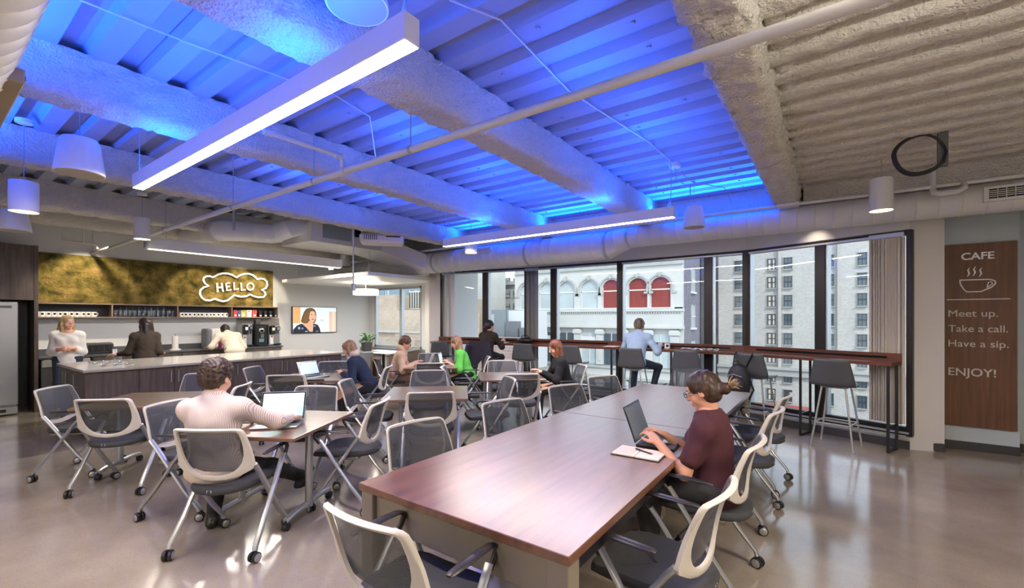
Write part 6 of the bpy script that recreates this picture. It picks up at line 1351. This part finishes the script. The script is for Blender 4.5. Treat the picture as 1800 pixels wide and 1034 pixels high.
def person(nm_label, loc, deg, J, top=None, legs=None, hair=None, skin=M_skinA, shoes=None, h=.013, hh=.0065, fine=False, fem=True, cat='person', glasses=False, hood=None, sc=1.0):
    """J: joints in the local frame (facing +Y, origin on the floor)."""
    t = empty('person', nm_label, cat, loc, math.radians(deg)-PI/2); B = SDF(.03); J = {k: V(*v) for k, v in J.items()}
    pel, chest, neck, hd = J['pel'], J['chest'], J['neck'], J['head']; hf = J.get('look', V(0, 1, 0)); Rh = fr(hf, J.get('hup', V(0, 0, 1)))
    sp = chest-pel; sp /= np.linalg.norm(sp); fwd = J.get('fwd', V(0, 1, 0)); Rt = np.stack([np.cross(fwd, sp)/np.linalg.norm(np.cross(fwd, sp)), np.cross(sp, np.cross(fwd, sp))/np.linalg.norm(np.cross(fwd, sp)), sp], 1)
    sw = .145 if fem else .175; S = {}
    Lr = {'l': -1, 'r': 1}
    for q in Lr: S[q] = J['sh'+q] if 'sh'+q in J else neck-sp*.095+Rt[:, 0]*Lr[q]*sw
    def torso(s, g=0):
        w_ = 1.0 if fem else 1.14
        s.ell(pel, V(.165*w_**.5, .112, .115)+g, Rt, .05); mid = (pel+chest)/2; s.ell(mid, V(.128*w_, .095*w_, .15)+g, Rt, .06); s.ell(chest, V(.145*w_, .105*w_, .165)+g, Rt, .06)
        s.cap(S['l'], S['r'], .052+g, k=.05); up = chest+(neck-chest)*.75; s.cap(S['l']+sp*.005, up, .045+g, .05+g, k=.04); s.cap(S['r']+sp*.005, up, .045+g, .05+g, k=.04)
        if fem:
            for q in (-1, 1): s.ell(chest+Rt@V(q*.065, .075, .0), V(.055, .05, .055)+g, Rt, .035)
    torso(B); B.cap(neck-sp*.05, neck+(hd-neck)*.55, .055 if fem else .062, .048 if fem else .056, k=.03)
    E_ = {}; W_ = {}; K_ = {}; A_ = {}; Hp = {}
    for q in Lr:
        g = Lr[q]
        E_[q], W_[q] = ik(S[q], J['wr'+q], .285, .255, J.get('el'+q, V(g*.6, -.3, -1)))
        B.cap(S[q], E_[q], .046, .038); B.cap(E_[q], W_[q], .037, .025); Hp[q] = pel+Rt[:, 0]*g*.09-sp*.02
        if 'an'+q in J:
            K_[q], A_[q] = ik(Hp[q], J['an'+q], .43, .42, J.get('kn'+q, V(g*.1, 1, .6))); B.cap(Hp[q], K_[q], .085, .055); B.cap(K_[q], A_[q], .053, .036)
            f = J.get('toe'+q, V(0, 1, 0)); f = f/np.linalg.norm(f); B.cap(A_[q], A_[q]+f*.11+V(0, 0, -.045), .036, .030)
    parts = [B.mesh(h)+(0,)]
    Hh = SDF(.02); head(Hh, hd, Rh, sc, 0 if fem else 1); Hh.cap(neck-(hd-neck)*.1, hd+Rh@V(0, -.02, -.05), .05 if fem else .058, .046 if fem else .052, k=.03); parts.append(Hh.mesh(hh)+(0,))
    for q in Lr:
        Ha = SDF(.01); fd = J.get('hd'+q, W_[q]-E_[q]); nn = J.get('hn'+q, V(0, 0, -1)); hand(Ha, W_[q], fd, nn, (-1 if q == 'r' else 1), J.get('curl', V(.45))[0], .93 if fem else 1.02); Ha.cap(W_[q]-(fd/np.linalg.norm(fd))*.06, W_[q], .028, .025, k=.01); parts.append(Ha.mesh(.0045 if fine else .007)+(0,))
    me = tomesh('body', parts, [skin]); body = obj('body', me, None, t)
    # lips, eyes, brows
    def L(x, y, z): return Vector(hd+Rh@(V(x, y, z)*sc))
    for q in (-1, 1):
        b = MB(); c = L(q*.031, .081, .008); b.sphere(c, .0115*sc, 8); obj('eye', b, mat('eye_white', 'e9e4de', .3), t); b = MB(); c = L(q*.031, .0905, .007); b.sphere(c, .0048*sc, 6); obj('iris', b, mat('iris', '2b211c', .2), t)
        b = MB(); b.tube([L(q*.016, .088, .027), L(q*.033, .088, .031), L(q*.048, .077, .026)], .0032*sc, 5); obj('eyebrow', b, mat('eyebrow', '3a2b20', .8), t)
    b = MB(); b.tube([L(-.023, .082, -.066), L(-.008, .092, -.062), L(0, .0915, -.064), L(.008, .092, -.062), L(.023, .082, -.066)], [.002, .0055, .005, .0055, .002], 6, up=tuple(Rh[:, 1])); b.tube([L(-.02, .083, -.069), L(0, .0915, -.073), L(.02, .083, -.069)], [.002, .006, .002], 6, up=tuple(Rh[:, 1])); obj('lips', b, M_lip, t)
    # clothes
    def cloth(nm, s, m, infl=.0, cut=None, hx=None, nz_=.0015, nf=38, par=None):
        p, f = s.mesh(hx or h, infl, cut, nz_, nf); return obj(nm, tomesh(nm, [(p, f, 0)], [m]), None, par or t)
    if top:
        s = SDF(.035); torso(s, .012); sl = top.get('sleeve', 1.0)
        for q in Lr:
            lo_ = top.get('loose', 0)*.45
            if sl >= 1: s.cap(S[q], E_[q], .050+lo_, .047+lo_); s.cap(E_[q], E_[q]+(W_[q]-E_[q])*min(.93, sl), .046+lo_, .033+lo_*.4)
            elif sl > .5: s.cap(S[q], E_[q], .050+lo_, .047+lo_); s.cap(E_[q], E_[q]+(W_[q]-E_[q])*(sl-.5), .046+lo_, .042+lo_)
            else: s.cap(S[q], S[q]+(E_[q]-S[q])*(sl*2), .058+lo_, .055+lo_)
        s.cap(chest, neck-sp*.03, .09, .068, k=.04)
        if top.get('collar'): s.cap(neck-sp*.045, neck+(hd-neck)*.12, .064, .058, k=.02)
        dn = top.get('hem', .09); s.ell(pel-sp*(dn-.06), V(.175, .122, .09), Rt, .05)
        cuts = [(neck+sp*(.05 if top.get('collar') else .012), sp)]
        nr = top.get('nr', .062); s.sub(neck+Rt[:, 1]*(.02+top.get('nd', 0))+sp*(.03 if top.get('collar') else .0), V(nr, nr*1.05, .062+top.get('nd', 0)), Rt, .008)
        cloth('top', s, top['m'], .003, cuts, nz_=top.get('fold', .0022), nf=top.get('nf', 34))
        if top.get('collar'):
            b = MB(); cn = neck+sp*.012; rg = [Vector(cn+Rt@V(.066*math.sin(a*PI/9), .064*math.cos(a*PI/9)+.004, -.012*math.cos(a*PI/9))) for a in range(1, 18)]
            b.tube(rg, .020, 8, ry=.007, up=tuple(sp)); obj('collar', b, top['m'], t, smooth=60)
        if top.get('hood'):
            s = SDF(.03); s.ell(neck-Rt[:, 1]*.05+sp*.02, V(.12, .075, .07), Rt); s.cap(neck+Rt@V(-.08, .03, -.01), neck+Rt@V(-.03, .08, -.06), .03, .022); s.cap(neck+Rt@V(.08, .03, -.01), neck+Rt@V(.03, .08, -.06), .03, .022); cloth('hood', s, top['hood'], 0, None, nz_=.003)
    if legs and 'anl' in J:
        s = SDF(.04); s.ell(pel, V(.172, .12, .105), Rt, .05)
        for q in Lr: s.cap(Hp[q], K_[q], .095, .066); s.cap(K_[q], A_[q]+(K_[q]-A_[q])*legs.get('crop', .05), .064, .05)
        cloth('trousers', s, legs['m'], 0, [(pel+sp*.07, sp)], nz_=.003, nf=26)
    if 'anl' in J:
        for q in Lr:
            f = J.get('toe'+q, V(0, 1, 0)); f = f/np.linalg.norm(f); a = A_[q]; s = SDF(.025); dz = V(0, 0, -.052); s.cap(a+dz-f*.035, a+dz+f*.13, .040, .036); s.cap(a+V(0, 0, .01), a+dz, .046, .046)
            cloth('shoe', s, (shoes or {'m': M_blackp})['m'], 0, [((0, 0, a[2]-.088), (0, 0, -1))], hx=.009, nz_=0)
    # hair
    if hair:
        st = hair['style']; s = SDF(.02)
        def HL(x, y, z): return hd+Rh@(V(x, y, z)*sc)
        s.ell(HL(0, -.016, .036), V(.084, .101, .089)*sc, Rh); 
        if st in ('long', 'bob', 'pony', 'bun'): s.ell(HL(0, -.035, -.005), V(.082, .078, .09)*sc, Rh)
        if st == 'short': s.ell(HL(0, -.04, -.01), V(.078, .068, .075)*sc, Rh)
        if st == 'curly': s.ell(HL(0, -.02, .05), V(.092, .105, .088)*sc, Rh); s.ell(HL(0, -.05, -.01), V(.082, .066, .075)*sc, Rh)
        if st in ('long', 'bob'):
            ln = hair.get('len', .2); dn = V(0, 0, -1)
            for q in (-1, 1):
                a = HL(q*.07, .0, .01); s.cap(a, HL(q*.076, .005, -.05), .022, .026); s.cap(HL(q*.076, .005, -.05), HL(q*.07, -.01, -.06)+dn*ln*.75, .026, hair.get('w', .026))
            wd = 1.0+ln*1.6
            for x in (-.05, 0, .05): s.cap(HL(x, -.06, -.02), HL(x*1.15*wd, -.085, -.04)+dn*ln*.95, .038, .034)
        if st == 'pony':
            a = HL(0, -.11, .02); s.cap(HL(0, -.09, .02), a, .02); s.chain([a, a+V(0, 0, -.08)-Rh[:, 1]*.02, a+V(0, 0, -.30)], [.024, .038, .02])
        if st == 'bun':
            a = HL(.0, -.13, -.025); s.cap(HL(0, -.09, -.005), a, .022); s.ell(a, (.034, .034, .036)); 
        s.sub(HL(0, .105, -.045), V(.066, .078, .100)*sc, Rh, .014)
        if st in ('short', 'curly', 'bun', 'pony'): s.sub(HL(.085, .03, -.06), V(.03, .05, .06)*sc, Rh, .012); s.sub(HL(-.085, .03, -.06), V(.03, .05, .06)*sc, Rh, .012)
        amp = {'curly': .008}.get(st, .004); cloth('hair', s, hair['m'], 0, None, hx=.0065, nz_=amp, nf=110 if st == 'curly' else 60)
        if st == 'bun':
            b = MB(); a = HL(.0, -.135, -.025); rr = random.Random(3)
            for k in range(26):
                d = Vector(-Rh[:, 1])*rr.uniform(.5, 1)+Vector((rr.uniform(-.5, .5), rr.uniform(-.5, .5), rr.uniform(-.4, .7))); d.normalize(); L_ = rr.uniform(.04, .075); p0 = Vector(a)+d*.02; b.tube([p0, p0+d*L_*.6+Vector((0, 0, .008)), p0+d*L_], [.0035, .0025, .0008], 4)
            tag(obj('loose_hair', b, hair.get('tip', hair['m']), t), kind='stuff')
    if glasses:
        b = MB()
        for q in (-1, 1):
            c = hd+Rh@(V(q*.032, .104, .004)*sc); b.tube([Vector(c+Rh@V(.022*math.cos(a*PI/7), 0, .017*math.sin(a*PI/7))) for a in range(14)], .0022, 5, closed=True, up=tuple(Rh[:, 1])); b.tube([Vector(c+Rh@V(q*.022, 0, .006)), Vector(hd+Rh@V(q*.074, .05, .012)), Vector(hd+Rh@V(q*.08, -.01, .008))], .0024, 5)
        b.tube([L(-.011, .107, .006), L(0, .11, .009), L(.011, .107, .006)], .002, 5); obj('glasses', b, M_blackp, t)
    return t
def hairm(name, c1, c2):
    m = mat(name, c1, .45); n = m.node_tree.nodes; Lk = m.node_tree.links; b = n['Principled BSDF']; tc = n.new('ShaderNodeTexCoord'); mp = n.new('ShaderNodeMapping'); mp.inputs['Scale'].default_value = (26, 26, 2.2); Lk.new(tc.outputs['Object'], mp.inputs[0])
    no = n.new('ShaderNodeTexNoise'); no.inputs['Scale'].default_value = 2.5; no.inputs['Detail'].default_value = 3; Lk.new(mp.outputs[0], no.inputs[0]); r = n.new('ShaderNodeValToRGB'); r.color_ramp.elements[0].color = srgb(c1); r.color_ramp.elements[1].color = srgb(c2); r.color_ramp.elements[0].position = .35; r.color_ramp.elements[1].position = .65
    Lk.new(no.outputs[0], r.inputs[0]); Lk.new(r.outputs[0], b.inputs['Base Color']); bp = n.new('ShaderNodeBump'); bp.inputs['Strength'].default_value = .5; bp.inputs['Distance'].default_value = .004; Lk.new(no.outputs[0], bp.inputs['Height']); Lk.new(bp.outputs[0], b.inputs['Normal']); return m
H_dkbrown = hairm('hair_dark_brown', '231812', '4a3427'); H_black = hairm('hair_black', '120e0d', '2c211d'); H_blond = hairm('hair_blond', '8f7350', 'c9ad82'); H_lbrown = hairm('hair_light_brown', '6b4d35', 'a98763')
H_red = hairm('hair_auburn', '4f2a1a', '8a5434'); H_grey = hairm('hair_grey_brown', '4a3a30', '7d6c60'); H_brown = hairm('hair_brown', '3a271b', '6d5038')
C_white = mat('cotton_white', 'e9e6e0', .85, bump=.15, bscale=200); C_burg = mat('cotton_burgundy', '4a222b', .85, bump=.15, bscale=200); C_navy = mat('fleece_navy', '1b2740', .9, bump=.2, bscale=150); C_beige = mat('fleece_beige', 'c9a98c', .9, bump=.2, bscale=150)
C_green = mat('knit_green', '5fbf4a', .8, bump=.2, bscale=150); C_black = mat('knit_black', '17171a', .9, bump=.2, bscale=150); C_lblue = mat('cotton_light_blue', 'a9c3da', .85, bump=.15, bscale=200); C_brown = mat('knit_dark_brown', '33291f', .9, bump=.2, bscale=150)
C_cream = mat('knit_cream', 'd3c8b4', .9, bump=.25, bscale=120); C_trou = mat('wool_black', '1a1b1f', .8); C_jean = mat('denim_dark', '2b3646', .8, bump=.2, bscale=200); C_grey = mat('cotton_charcoal', '38383b', .85); C_oat = mat('cotton_oat', 'd8cfc6', .85)
C_stripe = mat('striped_cotton', 'ece0d6', .85); n_ = C_stripe.node_tree.nodes; l_ = C_stripe.node_tree.links; tc_ = n_.new('ShaderNodeTexCoord'); wv_ = n_.new('ShaderNodeTexWave'); wv_.bands_direction = 'X'; wv_.inputs['Scale'].default_value = 34; wv_.inputs['Distortion'].default_value = .6; wv_.inputs['Detail Scale'].default_value = .4
l_.new(tc_.outputs['Object'], wv_.inputs[0]); r_ = n_.new('ShaderNodeValToRGB'); r_.color_ramp.elements[0].color = srgb('a98e86'); r_.color_ramp.elements[1].color = srgb('d9cdc3'); r_.color_ramp.elements[0].position = .05; r_.color_ramp.elements[1].position = .3; l_.new(wv_.outputs['Fac'], r_.inputs[0]); l_.new(r_.outputs[0], n_['Principled BSDF'].inputs['Base Color'])
def seated(lean=.1, look=(0, 1, -.35), wr=((-.14, .42, .80), (.14, .42, .80)), dx=0, feet=((-.12, .42, .10), (.12, .36, .10)), sh=None, y0=-.10, fem=True, zs=0, seat=.47):
    z = seat+.10; Lt = .44 if fem else .47; y = y0; ch = (dx, y+lean*.75, z+Lt*.66); ne = (dx, y+lean*1.25, z+Lt*1.04); l = V(*look); l /= np.linalg.norm(l)
    hd_ = V(*ne)+V(0, .035+.03*lean, .118); J = dict(pel=(dx*.5, y, z), chest=ch, neck=ne, head=tuple(hd_), look=look, wrl=wr[0], wrr=wr[1], anl=feet[0], anr=feet[1]); return J
def at(key, dx=0, dy=0): o = CH[key]; return (o.location.x+dx, o.location.y+dy, 0), math.degrees(o.rotation_euler[2])+90
# burgundy shirt woman at the long table
lc, dg = at('R2'); J = seated(.03, (0.02, 1, -.42), ((-.10, .26, .80), (.10, .28, .80)), y0=-.06, feet=((-.10, .30, .10), (.12, .38, .10))); J['curl'] = (.6,); J['hup'] = (0, .25, 1); J['ell'] = (-.5, -.5, -1); J['elr'] = (.5, -.5, -1)
person('woman with glasses and messy bun in burgundy t-shirt typing on a black laptop', lc, dg, J, dict(m=C_burg, sleeve=.33, hem=.12, neck=-.005, loose=.008), dict(m=C_grey), dict(style='bun', m=H_dkbrown, tip=H_blond), M_skinB, fine=True, h=.011, hh=.005, glasses=True)
# striped shirt man
lc, dg = (-3.52, 1.36, 0), 128; J = seated(.0, (.10, 1, -.25), ((-.02, .42, .79), (.30, .40, .80)), dx=-.02, y0=-.06, fem=False, feet=((-.22, .26, .09), (.32, .98, .10))); J['elr'] = (1.0, -.55, -.75); J['ell'] = (-1, -.5, -.7); J['toer'] = (.3, .7, .65); J['toel'] = (-.2, 1, 0); J['knr'] = (.3, .6, 1); J['knl'] = (-.2, 1, .8); J['curl'] = (.5,)
person('man with short dark curly hair in striped shirt and black trousers at silver laptop', lc, dg, J, dict(m=C_stripe, sleeve=1.45, hem=.1, collar=1, loose=.022, neck=.02, fold=.006, nf=26, ntilt=.15), dict(m=C_trou), dict(style='curly', m=H_dkbrown), M_skinA, fem=False, h=.012, hh=.0065, sc=1.06)
# navy hoodie woman
lc, dg = at('11', -.0, -.0); J = seated(.22, (0, 1, -.5), ((-.12, .36, .79), (.12, .35, .79)), y0=-.02, feet=((-.10, .32, .10), (.10, .20, .10)))
person('woman with light brown hair in navy hoodie typing at the laptop before the island', lc, dg, J, dict(m=C_navy, sleeve=1.45, hem=.12, loose=.02, hood=mat('hood_oat', 'c4b5a6', .9), fold=.005, nf=28), dict(m=C_trou), dict(style='long', len=.09, m=H_lbrown), h=.014, shoes=dict(m=C_oat))
# beige hoodie person
lc, dg = at('19l', .05, .05); J = seated(.12, (0, 1, -.45), ((-.10, .36, .79), (.12, .34, .79)), y0=-.02)
person('person with short dark curly hair in beige hoodie typing at the back table', lc, dg, J, dict(m=C_beige, sleeve=1.3, hem=.12, loose=.018, hood=C_beige, fold=.005, nf=28), dict(m=mat('trouser_tan', '8c755f', .85)), dict(style='curly', m=H_brown), M_skinB, h=.015, glasses=True)
b = MB(); b.grid(8, 10, lambda u, v: ((u-.5)*.56+.03*math.sin(v*5), -.29-.05*math.sin(u*PI)+.02*math.sin(u*9), .90-.62*v)); b.grid(8, 3, lambda u, v: ((.5-u)*.5, -.29+.10*v-.05*math.sin(u*PI)*(1-v), .90-.03*v)); o = CH['19l']; tag(obj('jacket', b, mat('jacket_brown', '5d4232', .8), loc=o.location, rz=o.rotation_euler[2], smooth=80), 'brown jacket hung over the chair of the beige hoodie person', 'jacket')
# green top woman
lc, dg = at('19r', -.06, -.06); J = seated(.14, (0, 1, -.5), ((-.12, .34, .79), (.12, .32, .79)), y0=0)
person('woman with straight brown hair in bright green top at the back table', lc, dg, J, dict(m=C_green, sleeve=.85, hem=.16, loose=.03, fold=.006, nf=24), dict(m=C_trou), dict(style='long', len=.16, m=H_lbrown), h=.015)
# red haired woman
lc, dg = at('18r'); J = seated(.10, (0, 1, -.40), ((-.10, .36, .79), (.08, .38, .79)), y0=-.02)
person('woman with long wavy auburn hair in black sweater by the tall glass', lc, dg, J, dict(m=C_black, sleeve=1.4, hem=.12, loose=.02, fold=.005, nf=26), dict(m=C_trou), dict(style='long', len=.32, w=.036, m=H_red), h=.014)
# ponytail woman on stool
def on_stool(k): o = ST[k]; return tuple(o.location), math.degrees(o.rotation_euler[2])+90
lc, dg = on_stool(1); J = seated(.08, (.35, 1, -.2), ((-.12, .44, 1.11), (.16, .40, 1.11)), y0=-.02, seat=.76, feet=((-.10, .22, .38), (.10, .22, .38)))
person('woman with dark ponytail seen from behind at the window bar', lc, dg, J, dict(m=C_brown, sleeve=1.4, hem=.1, loose=.015), dict(m=C_trou), dict(style='pony', m=H_black), M_skinB, h=.015)
o = ST[1]; b = MB()
def fn(u, v):
    x = (u-.5)*(.50+.14*v); y = -.285-.05*math.cos((u-.5)*PI)-.02*math.sin(u*14+v*3)*v; return (x, y, 1.125-(.50+.14*math.sin(u*7))*v)
b.grid(20, 14, fn); b.grid(20, 3, lambda u, v: ((.5-u)*.50, -.285-.05*math.cos((u-.5)*PI)+.12*v, 1.125-.02*v*v)); b.tube([(-.24, -.32, 1.05), (-.31, -.31, .8), (-.33, -.29, .52)], [.05, .06, .045], 10)
tag(obj('coat', b, mat('coat_purple', '2a2633', .85), loc=o.location, rz=o.rotation_euler[2], smooth=80), 'dark purple coat draped over the ponytail woman\'s bar stool', 'coat')
# blue shirt man on stool
lc, dg = on_stool(4); J = seated(.16, (.0, 1, -.25), ((-.20, .44, 1.11), (.30, .36, 1.12)), y0=-.02, fem=False, seat=.76, feet=((-.12, .24, .36), (.20, .30, .36))); J['elr'] = (.6, -.4, -.9); J['ell'] = (-.6, -.4, -.9); J['knr'] = (.6, 1, .3)
person('man in light blue shirt and jeans seen from behind at the window bar', lc, dg, J, dict(m=C_lblue, sleeve=1.4, hem=.12, collar=1, loose=.022, neck=.02, fold=.006, nf=26), dict(m=C_jean), dict(style='short', m=H_grey), fem=False, h=.014, sc=1.05)
# standing people in the kitchen
def standing(hgt=1.62, lean=0, **kw):
    s = hgt/1.68; J = dict(pel=(0, 0, .95*s), chest=(0, lean*.5, 1.24*s), neck=(0, lean*.8, 1.42*s), head=(0, lean+.02, 1.545*s), anl=(-.10, 0, .10), anr=(.10, .02, .10), knl=(0, 1, 0), knr=(0, 1, 0)); J.update(kw); return J
p = PXw(119, 600, -10.35)
J = standing(1.66, wrl=(-.05, .20, 1.10), wrr=(.06, .19, 1.10), look=(-.6, 1, .0), curl=(1.0,), ell=(-.35, -.4, -1), elr=(.35, -.4, -1), hdl=(.7, .6, 0), hdr=(-.7, .6, 0), hnl=(.5, -.8, 0), hnr=(-.5, -.8, 0))
person('woman with long blond hair in white sweater standing behind the island with clasped hands', (p.x, p.y, 0), -14, J, dict(m=C_white, sleeve=.92, hem=.16, loose=.02, nr=.085, nd=.015, fold=.005, nf=24), dict(m=C_jean), dict(style='long', len=.13, m=H_blond), h=.014)
p = PXw(256, 600, -9.72)
J = standing(1.62, .05, wrl=(-.34, .26, .97), wrr=(.24, .20, .98), look=(-.8, .9, -.05), ell=(-.1, -.5, -1), elr=(.1, -.5, -1), hdl=(-1, .25, 0), hnl=(0, 0, -1))
person('woman with long wavy black hair in dark brown top leaning at the island', (p.x, p.y, 0), 172, J, dict(m=C_brown, sleeve=1.05, hem=.12, loose=.012, fold=.005), dict(m=C_trou), dict(style='long', len=.36, w=.04, m=H_black), M_skinB, h=.014)
p = PXw(408, 600, -10.45)
J = dict(pel=(0, -.14, .92), chest=(-.0, .12, 1.13), neck=(-.02, .24, 1.27), head=(-.03, .35, 1.33), look=(-.1, .8, -1), hup=(0, .8, .6), wrl=(-.34, .34, .965), wrr=(.15, .30, .965), anl=(-.1, -.10, .10), anr=(.1, -.1, .10), knl=(0, 1, 0), knr=(0, 1, 0), ell=(-.2, -.4, -.2), elr=(.3, -.6, -.3), hdl=(-.6, 1, 0), hdr=(.2, 1, 0))
person('man in cream sweater bending forward over the back counter', (p.x, p.y, 0), 175, J, dict(m=C_cream, sleeve=1.4, hem=.13, loose=.02, collar=1, fold=.005, nf=24), dict(m=C_trou), dict(style='short', m=H_black), mat('skin_deep', '7a5640', .5), fem=False, h=.014)
